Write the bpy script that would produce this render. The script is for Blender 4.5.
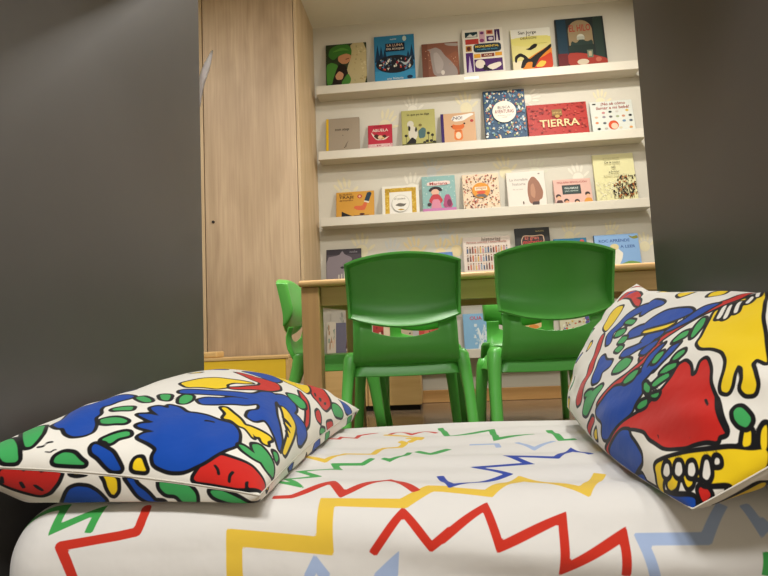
import bpy, bmesh, math, random
import numpy as np
from mathutils import Vector, Matrix
for o in list(bpy.data.objects): bpy.data.objects.remove(o, do_unlink=True)
SC = bpy.context.scene; COL = SC.collection; R = math.radians

# ------------------------------------------------------------------ camera
YAW, PITCH, ROLL = R(5.014), R(4.928), R(2.49)      # turned left, looking up a little, rolled clockwise
F = Vector((-math.sin(YAW)*math.cos(PITCH), math.cos(YAW)*math.cos(PITCH), math.sin(PITCH)))
r0 = Vector((math.cos(YAW), math.sin(YAW), 0)); u0 = r0.cross(F)
rt = r0*math.cos(ROLL)-u0*math.sin(ROLL); up = u0*math.cos(ROLL)+r0*math.sin(ROLL)
cd = bpy.data.cameras.new('camera'); cam = bpy.data.objects.new('camera', cd); COL.objects.link(cam)
cam.matrix_world = Matrix(((rt.x, up.x, -F.x, 0), (rt.y, up.y, -F.y, 0), (rt.z, up.z, -F.z, .42), (0, 0, 0, 1)))
cd.sensor_width = 36; cd.lens = 577/768*36; cd.clip_start = .02
SC.camera = cam
# ------------------------------------------------------------------ world, lamps, exposure
w = bpy.data.worlds.new('room_air'); SC.world = w; w.use_nodes = True
w.node_tree.nodes['Background'].inputs[0].default_value = (1, .93, .82, 1); w.node_tree.nodes['Background'].inputs[1].default_value = .12
def lamp(name, loc, size, watt, col, sy=None):
    l = bpy.data.lights.new(name, 'AREA'); l.energy = watt; l.color = col; l.size = size
    if sy: l.shape = 'RECTANGLE'; l.size_y = sy
    o = bpy.data.objects.new(name, l); COL.objects.link(o); o.location = loc; return o
lamp('ceiling_lamp_over_chairs', (-.05, 1.36, 2.50), .34, 39, (1, .965, .91))
lamp('ceiling_lamp_over_table', (.85, 2.58, 2.50), .16, 26, (1, .965, .91))
lamp('ceiling_lamp_by_wardrobe', (-1.5, 1.9, 2.50), .4, 10, (1, .965, .91))
lamp('ceiling_lamp_near_left', (-.45, -.70, 2.50), .5, 27, (1, .985, .965))
lamp('ceiling_lamp_near_right', (.30, -.80, 2.50), .5, 27, (1, .985, .965))
SC.view_settings.view_transform = 'Standard'; SC.view_settings.look = 'None'; SC.view_settings.gamma = 1
SC.view_settings.use_curve_mapping = False; SC.view_settings.exposure = 0.45

# ------------------------------------------------------------------ helpers
def lin(h):
    h = h.lstrip('#'); c = [int(h[i:i+2], 16)/255 for i in (0, 2, 4)]
    return tuple(x/12.92 if x <= .04045 else ((x+.055)/1.055)**2.4 for x in c)+(1,)
MATS = {}
def mat(name, hexc, rough=.5, var=.06, scale=30, bump=0, spec=.5, coat=0, tex=None):
    """plain procedural material: colour with a little noise, optional noise bump"""
    key = (name, hexc)
    if key in MATS: return MATS[key]
    m = bpy.data.materials.new(name); m.use_nodes = True; nt = m.node_tree; N = nt.nodes; L = nt.links
    b = N['Principled BSDF']; b.inputs['Roughness'].default_value = rough; b.inputs['Specular IOR Level'].default_value = spec
    if coat: b.inputs['Coat Weight'].default_value = coat; b.inputs['Coat Roughness'].default_value = .15
    tc = N.new('ShaderNodeTexCoord'); nz = N.new('ShaderNodeTexNoise'); nz.inputs['Scale'].default_value = scale; nz.inputs['Detail'].default_value = 4
    L.new(tc.outputs['Object'], nz.inputs['Vector'])
    mx = N.new('ShaderNodeMix'); mx.data_type = 'RGBA'; c = lin(hexc)
    mx.inputs[6].default_value = tuple(x*(1-var) for x in c[:3])+(1,); mx.inputs[7].default_value = tuple(min(1, x*(1+var)) for x in c[:3])+(1,)
    L.new(nz.outputs['Fac'], mx.inputs[0]); L.new(mx.outputs[2], b.inputs['Base Color'])
    if bump:
        bp = N.new('ShaderNodeBump'); bp.inputs['Strength'].default_value = bump; bp.inputs['Distance'].default_value = .002
        L.new(nz.outputs['Fac'], bp.inputs['Height']); L.new(bp.outputs['Normal'], b.inputs['Normal'])
    MATS[key] = m; return m
def wood(name, c1, c2, c3, grain=(26, 26, 1.3), rough=.45, big=2.2, off=0.0):
    if name in MATS: return MATS[name]
    m = bpy.data.materials.new(name); m.use_nodes = True; nt = m.node_tree; N = nt.nodes; L = nt.links
    b = N['Principled BSDF']; b.inputs['Roughness'].default_value = rough
    tc = N.new('ShaderNodeTexCoord'); mp = N.new('ShaderNodeMapping'); mp.inputs['Scale'].default_value = grain; mp.inputs['Location'].default_value = (off, off*1.7, off*.6)
    L.new(tc.outputs['Object'], mp.inputs['Vector'])
    n1 = N.new('ShaderNodeTexNoise'); n1.inputs['Scale'].default_value = 1.6; n1.inputs['Detail'].default_value = 8; n1.inputs['Distortion'].default_value = .6; L.new(mp.outputs[0], n1.inputs['Vector'])
    mp2 = N.new('ShaderNodeMapping'); mp2.inputs['Scale'].default_value = tuple(g*.14 if g > 5 else g*.7 for g in grain); mp2.inputs['Location'].default_value = (off*2, off, off); L.new(tc.outputs['Object'], mp2.inputs['Vector'])
    n2 = N.new('ShaderNodeTexNoise'); n2.inputs['Scale'].default_value = big; n2.inputs['Detail'].default_value = 3; n2.inputs['Distortion'].default_value = 1.0; L.new(mp2.outputs[0], n2.inputs['Vector'])
    r1 = N.new('ShaderNodeValToRGB'); r1.color_ramp.elements[0].position = .30; r1.color_ramp.elements[1].position = .72
    r1.color_ramp.elements[0].color = lin(c2); r1.color_ramp.elements[1].color = lin(c1); L.new(n1.outputs['Fac'], r1.inputs[0])
    r2 = N.new('ShaderNodeValToRGB'); r2.color_ramp.elements[0].position = .43; r2.color_ramp.elements[1].position = .74; L.new(n2.outputs['Fac'], r2.inputs[0])
    r2.color_ramp.elements[0].color = (0, 0, 0, 1); r2.color_ramp.elements[1].color = (.75, .75, .75, 1)
    mx = N.new('ShaderNodeMix'); mx.data_type = 'RGBA'; L.new(r2.outputs[0], mx.inputs[0]); L.new(r1.outputs[0], mx.inputs[6]); mx.inputs[7].default_value = lin(c3)
    L.new(mx.outputs[2], b.inputs['Base Color'])
    bp = N.new('ShaderNodeBump'); bp.inputs['Strength'].default_value = .12; bp.inputs['Distance'].default_value = .001; L.new(n1.outputs['Fac'], bp.inputs['Height']); L.new(bp.outputs[0], b.inputs['Normal'])
    MATS[name] = m; return m
def link(name, me, parent=None, mats=(), smooth=False):
    o = bpy.data.objects.new(name, me); COL.objects.link(o)
    for m in mats: me.materials.append(m)
    if smooth: me.shade_smooth()
    if parent: o.parent = parent
    return o
def from_bm(name, bm, m, parent=None, smooth=False):
    me = bpy.data.meshes.new(name); bm.to_mesh(me); bm.free(); return link(name, me, parent, [m] if m else [], smooth)
def add_box(bm, x0, x1, y0, y1, z0, z1, bev=0, seg=2):
    vs = [bm.verts.new((x, y, z)) for x in (x0, x1) for y in (y0, y1) for z in (z0, z1)]
    fs = [bm.faces.new([vs[i] for i in q]) for q in ((0, 1, 3, 2), (4, 6, 7, 5), (0, 4, 5, 1), (2, 3, 7, 6), (0, 2, 6, 4), (1, 5, 7, 3))]
    if bev: bmesh.ops.bevel(bm, geom=list({e for f in fs for e in f.edges}), offset=bev, segments=seg, affect='EDGES', profile=.5)
def box(name, x0, x1, y0, y1, z0, z1, m, parent=None, bev=0, seg=2):
    bm = bmesh.new(); add_box(bm, x0, x1, y0, y1, z0, z1, bev, seg); bmesh.ops.recalc_face_normals(bm, faces=bm.faces); return from_bm(name, bm, m, parent)
def tag(o, label, cat, group=None):
    o['label'] = label; o['category'] = cat
    if group: o['group'] = group
    return o
def struct(o, label=None):
    o['kind'] = 'structure'
    if label: o['label'] = label
    return o
def thing(name, label, cat, loc=(0, 0, 0), rz=0, group=None):
    o = bpy.data.objects.new(name, None); COL.objects.link(o); o.location = loc; o.rotation_euler = (0, 0, rz); o.empty_display_size = .05
    return tag(o, label, cat, group)
def grid_mesh(name, P, closed_u=False):
    n, m = P.shape[:2]; me = bpy.data.meshes.new(name)
    i = np.arange(n*m).reshape(n, m)
    q = np.stack([i[:-1, :-1], i[1:, :-1], i[1:, 1:], i[:-1, 1:]], -1).reshape(-1, 4)
    fill_mesh(me, P.reshape(-1, 3), q); return me
def fill_mesh(me, V, Q):
    me.vertices.add(len(V)); me.vertices.foreach_set('co', np.ascontiguousarray(V, dtype=np.float32).ravel())
    k = Q.shape[1]; me.loops.add(Q.size); me.loops.foreach_set('vertex_index', np.ascontiguousarray(Q, dtype=np.int32).ravel())
    me.polygons.add(len(Q)); me.polygons.foreach_set('loop_start', np.arange(0, Q.size, k, dtype=np.int32))
    me.update(calc_edges=True); me.validate()

# ------------------------------------------------------------------ materials of the place
M_WALL = mat('wall_paint', '#C4BFB1', .75, .02, 40, .06)
M_SHELF = mat('shelf_lacquer', '#C7C1B2', .5, .02, 12)
M_CEIL = mat('ceiling_paint', '#DBD6C9', .8, .02, 20)
M_PANEL = mat('dark_laminate', '#575452', .38, .05, 14, .03, .5)
M_FLOOR = wood('floor_wood', '#7C6A56', '#655443', '#86745F', (2.0, 30, 30), .18, 2.0)
M_OAK = wood('oak_veneer', '#C2AA8A', '#B0967A', '#8C7357', (44, 44, 1.6), .5, .8)
M_OAK2 = wood('oak_veneer_frame', '#C8B08D', '#B69D79', '#A98F6B', (60, 60, 1.5), .5, 1.6, 3.0)
M_BEECH = wood('beech_top', '#D8B27C', '#C79E69', '#CEA772', (1.3, 26, 26), .36, 2.0)
M_BEECHV = wood('beech_leg', '#C49C6B', '#B0875A', '#BA9264', (26, 26, 1.3), .42, 2.0, 1.0)
M_BASE = wood('baseboard_wood', '#C59A63', '#B38750', '#BD9058', (1.3, 26, 26), .4, 2.0)
M_CAB = wood('cabinet_maple', '#D2B077', '#C5A066', '#CBA86E', (1.6, 20, 20), .45, 2.0)
M_YEL = mat('yellow_board', '#E5BE2C', .45, .03, 20)
M_GREEN = mat('green_plastic', '#5AB34A', .36, .02, 60, 0, .5)
M_DARK = mat('matt_black', '#14110E', .8, .02, 20)  # even matt near-black of the wardrobe lock and the low cabinet plinth

# ------------------------------------------------------------------ the room
WY = 3.70; CZ = 2.53
floor = struct(box('floor', -2.6, 1.37, -2.6, WY, -.05, 0, M_FLOOR))
ceil = struct(box('ceiling', -2.6, 1.37, -2.6, WY, CZ, CZ+.05, M_CEIL))
wall_back = struct(box('wall_back', -2.6, 1.42, WY, WY+.06, 0, CZ, M_WALL))
struct(box('wall_right', 1.37, 1.42, -2.6, WY, 0, CZ, M_WALL))
struct(box('wall_left', -2.65, -2.6, -2.6, WY+.06, 0, CZ, M_WALL))
struct(box('wall_front', -2.65, 1.42, -2.65, -2.6, 0, CZ, M_WALL))
struct(box('baseboard_back', -.732, 1.37, WY-.016, WY, 0, .078, M_BASE, None, .003, 1))
# the dark reading nook the camera sits in: two side boards and a low roof
struct(box('wall_nook_left', -.651, -.621, 0.45, 1.50, 0, 1.50, M_PANEL, None, .0015, 1), 'dark grey laminate side board of the reading nook, left')
struct(box('wall_nook_right', .555, .585, 0.45, 1.50, 0, 1.50, M_PANEL, None, .0015, 1), 'dark grey laminate side board of the reading nook, right')
struct(box('ceiling_nook', -.651, .585, .45, 1.50, 1.50, 1.53, M_PANEL, None, .0015, 1), 'dark grey laminate roof board of the reading nook')

# painted hand prints on the back wall (paint marks: parts of the wall)
def handprint(x, z, col, ang, size, full=True):
    bm = bmesh.new()
    cnt = [0]
    def ell(cx, cz, rx, rz, a, n=14):
        vs = []; cnt[0] += 1; yy = WY-.0008-.0001*cnt[0]
        for i in range(n):
            t = 2*math.pi*i/n; ex, ez = rx*math.cos(t), rz*math.sin(t)
            px, pz = cx+ex*math.cos(a)-ez*math.sin(a), cz+ex*math.sin(a)+ez*math.cos(a)
            X, Z = px*math.cos(ang)-pz*math.sin(ang), px*math.sin(ang)+pz*math.cos(ang)
            vs.append((X*size, Z*size))
        f0 = [bm.verts.new((x+q[0], yy, z+q[1])) for q in vs]
        f1 = [bm.verts.new((x+q[0], WY+.001, z+q[1])) for q in vs]
        bm.faces.new(f0)
        for i in range(n): bm.faces.new((f0[i], f1[i], f1[(i+1) % n], f0[(i+1) % n]))
    ell(0, -.18, .28, .30, 0)
    for cx, cz, l, a in ((-.30, .28, .22, .38), (-.10, .40, .26, .10), (.11, .40, .25, -.12), (.29, .27, .20, -.38), (.46, -.08, .20, -1.0)):
        ell(cx, cz, .065, l, a)
    bmesh.ops.recalc_face_normals(bm, faces=bm.faces)
    o = from_bm('handprint', bm, col, wall_back); return o
HP = {'w': mat('hand_paint_white', '#D3CEC0', .7, .05, 80), 'y': mat('hand_paint_yellow', '#D0C7A6', .7, .05, 80), 'o': mat('hand_paint_orange', '#D3C196', .7, .05, 80),
      'b': mat('hand_paint_blue', '#BDBEBA', .7, .05, 80), 'g': mat('hand_paint_green', '#C6C4B2', .7, .05, 80)}
for x, z, c, a, s in ((-.086, 1.945, 'w', .15, .13), (.261, 1.935, 'y', .2, .15), (.675, 1.95, 'w', -1.3, .12), (-.262, 1.86, 'y', -.4, .15), (1.119, 1.90, 'y', 0, .12),
                      (-.554, 1.41, 'y', .3, .16), (-.111, 1.42, 'w', -.1, .15), (.018, 1.523, 'b', .1, .13), (.486, 1.489, 'y', .3, .15), (.682, 1.476, 'g', -.2, .14),
                      (.941, 1.42, 'w', .2, .13), (-.462, 1.035, 'y', .1, .16), (-.261, 1.0, 'b', -.1, .14), (-.118, 1.0, 'o', .25, .15), (.074, 1.096, 'b', .1, .13),
                      (.055, .985, 'o', -.2, .14), (.152, 1.0, 'o', .1, .14), (.865, 1.048, 'y', 0, .12), (1.122, 1.04, 'y', -.2, .12), (1.315, .957, 'y', .2, .12)):
    handprint(x, z-.02, HP[c], a, s*.92)

# ------------------------------------------------------------------ wall shelves (picture ledges)
SH_Z = [2.010, 1.575, 1.141, .708, .273]; SH_N = ['topmost', 'second', 'third', 'fourth', 'lowest']
SHELF_TOP = []
for k, z in enumerate(SH_Z):
    t = thing('wall_shelf', ['topmost cream book ledge on the wall just under the ceiling', 'cream book ledge second from the ceiling, carrying the wide red book',
              'cream book ledge third from the ceiling, above the hand prints', 'cream book ledge behind the wooden table, fourth from the ceiling', 'lowest cream book ledge, seen under the wooden table'][k], 'shelf', (.3175, WY, z), 0, 'book ledges on the back wall')
    box('shelf_board', -1.0175, 1.0175, -.112, -.0005, 0, .040, M_SHELF, t, .0015, 1)
    box('front_lip', -1.0175, 1.0175, -.125, -.1125, 0, .056, M_SHELF, t, .0025, 2)
    if k == 0: box('label_sticker', -.062, .03, -.1262, -.1252, .018, .036, mat('sticker_white', '#F4F0E6', .3), t)
    SHELF_TOP.append(z+.0405)

# ------------------------------------------------------------------ wardrobe
wd = thing('wardrobe', 'tall light oak wardrobe reaching the ceiling left of the bookshelves', 'wardrobe', (-.733, 3.2, 0))
box('carcass', -1.2, 0, .022, .498, .001, CZ-.002, M_OAK2, wd, .001, 1)
d = box('door', -.570, -.020, 0, .020, .10, CZ-.012, M_OAK, wd, .0015, 1)
bm = bmesh.new(); bmesh.ops.create_cone(bm, cap_ends=True, segments=20, radius1=.009, radius2=.008, depth=.006, matrix=Matrix.Translation((-.524, -.002, 1.131)) @ Matrix.Rotation(R(90), 4, 'X')); from_bm('lock', bm, M_DARK, d)
box('door', -1.19, -.576, 0, .020, .10, CZ-.012, M_OAK2, wd, .0015, 1)
box('side_stile', -.0165, 0, .0, .0215, .001, CZ-.002, M_OAK2, wd, .001, 1)
box('plinth', -1.19, -.02, .006, .0215, .001, .096, M_OAK2, wd)
# yellow bench in front of the wardrobe
bn = thing('storage_bench', 'low yellow-fronted bench with pale wood edging in front of the wardrobe', 'bench', (-1.07, 2.96, 0))
box('front_board', -.255, .28, 0, .018, .03, .335, M_YEL, bn, .002, 1)
box('top_board', -.27, .295, -.004, .22, .3355, .352, M_CAB, bn, .003, 2)
box('side_board', .281, .295, 0, .215, .001, .335, M_CAB, bn, .002, 1); box('side_board', -.27, -.256, 0, .215, .001, .335, M_CAB, bn, .002, 1)
box('back_board', -.255, .28, .2, .214, .03, .335, M_CAB, bn, .002, 1)
bb = tag(box('wooden_block', -1.33, -1.168, 2.99, 3.10, .3525, .385, M_CAB, None, .008, 3), 'pale rounded wooden block lying on the yellow bench', 'block')
# low cabinet under the ledges
cb = thing('low_cabinet', 'low pale wooden two-door cabinet on the floor under the ledges', 'cabinet', (-.415, 3.36, 0))
box('carcass', -.31, .31, .018, .322, .03, .262, M_CAB, cb, .002, 1)
box('door', -.31, -.004, 0, .0175, .03, .262, M_CAB, cb, .002, 1); box('door', .004, .31, 0, .0175, .03, .262, M_CAB, cb, .002, 1)
box('plinth', -.30, .30, .02, .31, .001, .0295, M_DARK, cb)
# ---- soft surfaces as plain functions of (u, v): pillows and mattress ----
ZB = 0.22                      # height of the mattress top
def pillow_pt(P, u, v, side):
    """P: dict with four corners (near/far, a/b), thickness per side; u near->far, v a->b"""
    k = P['pinch']
    uu = .5 + (u-.5)*(1-k*(1-(2*v-1)**2)*np.abs(2*u-1))
    kv = np.where(v > .5, P.get('pinch_b', k), k)
    vv = .5 + (v-.5)*(1-kv*(1-(2*u-1)**2)*np.abs(2*v-1))
    na, nb, fa, fb = [np.array(P[q]) for q in ('na', 'nb', 'fa', 'fb')]
    U = uu[..., None]; V = vv[..., None]
    p = (na*(1-V)+nb*V)*(1-U) + (fa*(1-V)+fb*V)*U
    n = np.cross(fb-na, nb-fa); n = n/np.linalg.norm(n)
    if np.dot(n, np.array(P['up'])) < 0: n = -n
    e = np.clip((1-(2*u-1)**2)*(1-(2*v-1)**2), 0, 1)
    h = P['t%d' % side]*e**P.get('pw%d' % side, .46)
    # soft dents and creases running in from the seams
    rim = np.clip(e*5, 0, 1)*(1-np.clip(e*1.1, 0, 1))
    w = (np.sin(u*23+v*7+P['seed'])*.5+np.sin(v*31-u*9+P['seed']*2)*.5+np.sin((u+v)*41)*.3)
    h = h + rim*w*.0055 + e*.010*np.sin(u*6.1+P['seed'])*np.cos(v*5.3+1)
    p = p + n*(h*(1 if side == 0 else -1))[..., None]
    lo = P['floor']
    z = p[..., 2]; p[..., 2] = np.where(z < lo, lo+(z-lo)*.02, z)
    if 'xmax' in P: p[..., 0] = np.where(p[..., 0] > P['xmax'], P['xmax']+(p[..., 0]-P['xmax'])*.02, p[..., 0])
    if 'xmin' in P: p[..., 0] = np.where(p[..., 0] < P['xmin'], P['xmin']+(p[..., 0]-P['xmin'])*.02, p[..., 0])
    return p
PILLOW_L = dict(na=(-.600, .676, .286), nb=(-.222, .695, .238), fa=(-.600, 1.43, .292), fb=(-.200, 1.425, .247),
                up=(0, 0, 1), t0=.096, t1=.13, pw1=.40, pinch=.07, seed=1.3, floor=ZB+.007, xmin=-.615, dims=(.78, .52))
PILLOW_R = dict(na=(.258, .652, .226), nb=(.546, .60, .455), fa=(.268, 1.27, .258), fb=(.492, 1.455, .524),
                up=(-1, 0, .4), t0=.080, t1=.09, pinch=-.09, pinch_b=.36, seed=4.1, floor=ZB+.007, xmax=.549, dims=(.80, .52))
def pillow_grid(P, side, n, m):      # points plus distances along the cloth (metres) from the middle lines; n, m odd
    U, V = np.meshgrid(.5-.5*np.cos(np.pi*np.linspace(0, 1, n)), .5-.5*np.cos(np.pi*np.linspace(0, 1, m)), indexing='ij')
    p = pillow_pt(P, U, V, side)
    a = np.zeros((n, m)); b = np.zeros((n, m))
    a[1:] = np.cumsum(np.linalg.norm(np.diff(p, axis=0), axis=-1), 0); a -= a[n//2][None]
    b[:, 1:] = np.cumsum(np.linalg.norm(np.diff(p, axis=1), axis=-1), 1); b -= b[:, m//2][:, None]
    return p, a, b
MX0, MX1, MY0, MY1, MR = -.574, .535, .690, 1.385, .072
def _roll(d, r):               # arc length past the start of a rounded edge -> (out, down)
    a = np.clip(d/r, 0, np.pi/2)
    return r*np.sin(a), r*(1-np.cos(a)) + np.clip(d-r*np.pi/2, 0, None)
def mattress_pt(s, t):
    ex = np.clip(s-(MX1-MR), 0, None)-np.clip(MX0+MR-s, 0, None)
    ey = np.clip(t-(MY1-MR), 0, None)-np.clip(MY0+MR-t, 0, None)
    d = np.hypot(ex, ey); o, dn = _roll(d, MR); k = o/np.maximum(d, 1e-9)
    x = np.clip(s, MX0+MR, MX1-MR)+ex*k; y = np.clip(t, MY0+MR, MY1-MR)+ey*k; z = ZB-dn
    inn = np.clip(1-dn/.05, 0, 1); fr = np.clip(dn/.05, 0, 1)
    z = z + inn*(.0026*np.sin(t*34+1.8*np.sin(s*4.3))*(.5+.5*np.sin(s*5+t*2)) + .0016*np.sin(t*71+2.5*np.sin(s*3+1)) + .002*np.sin(s*9+t*5))
    y = y - np.where(ey < 0, fr*(.004*np.sin(s*7+t*20)+.0042*np.sin(t*75+2.2*np.sin(s*6))*(.5+.5*np.sin(s*4+1))), 0)
    return np.stack([x, y, z], -1)
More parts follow.
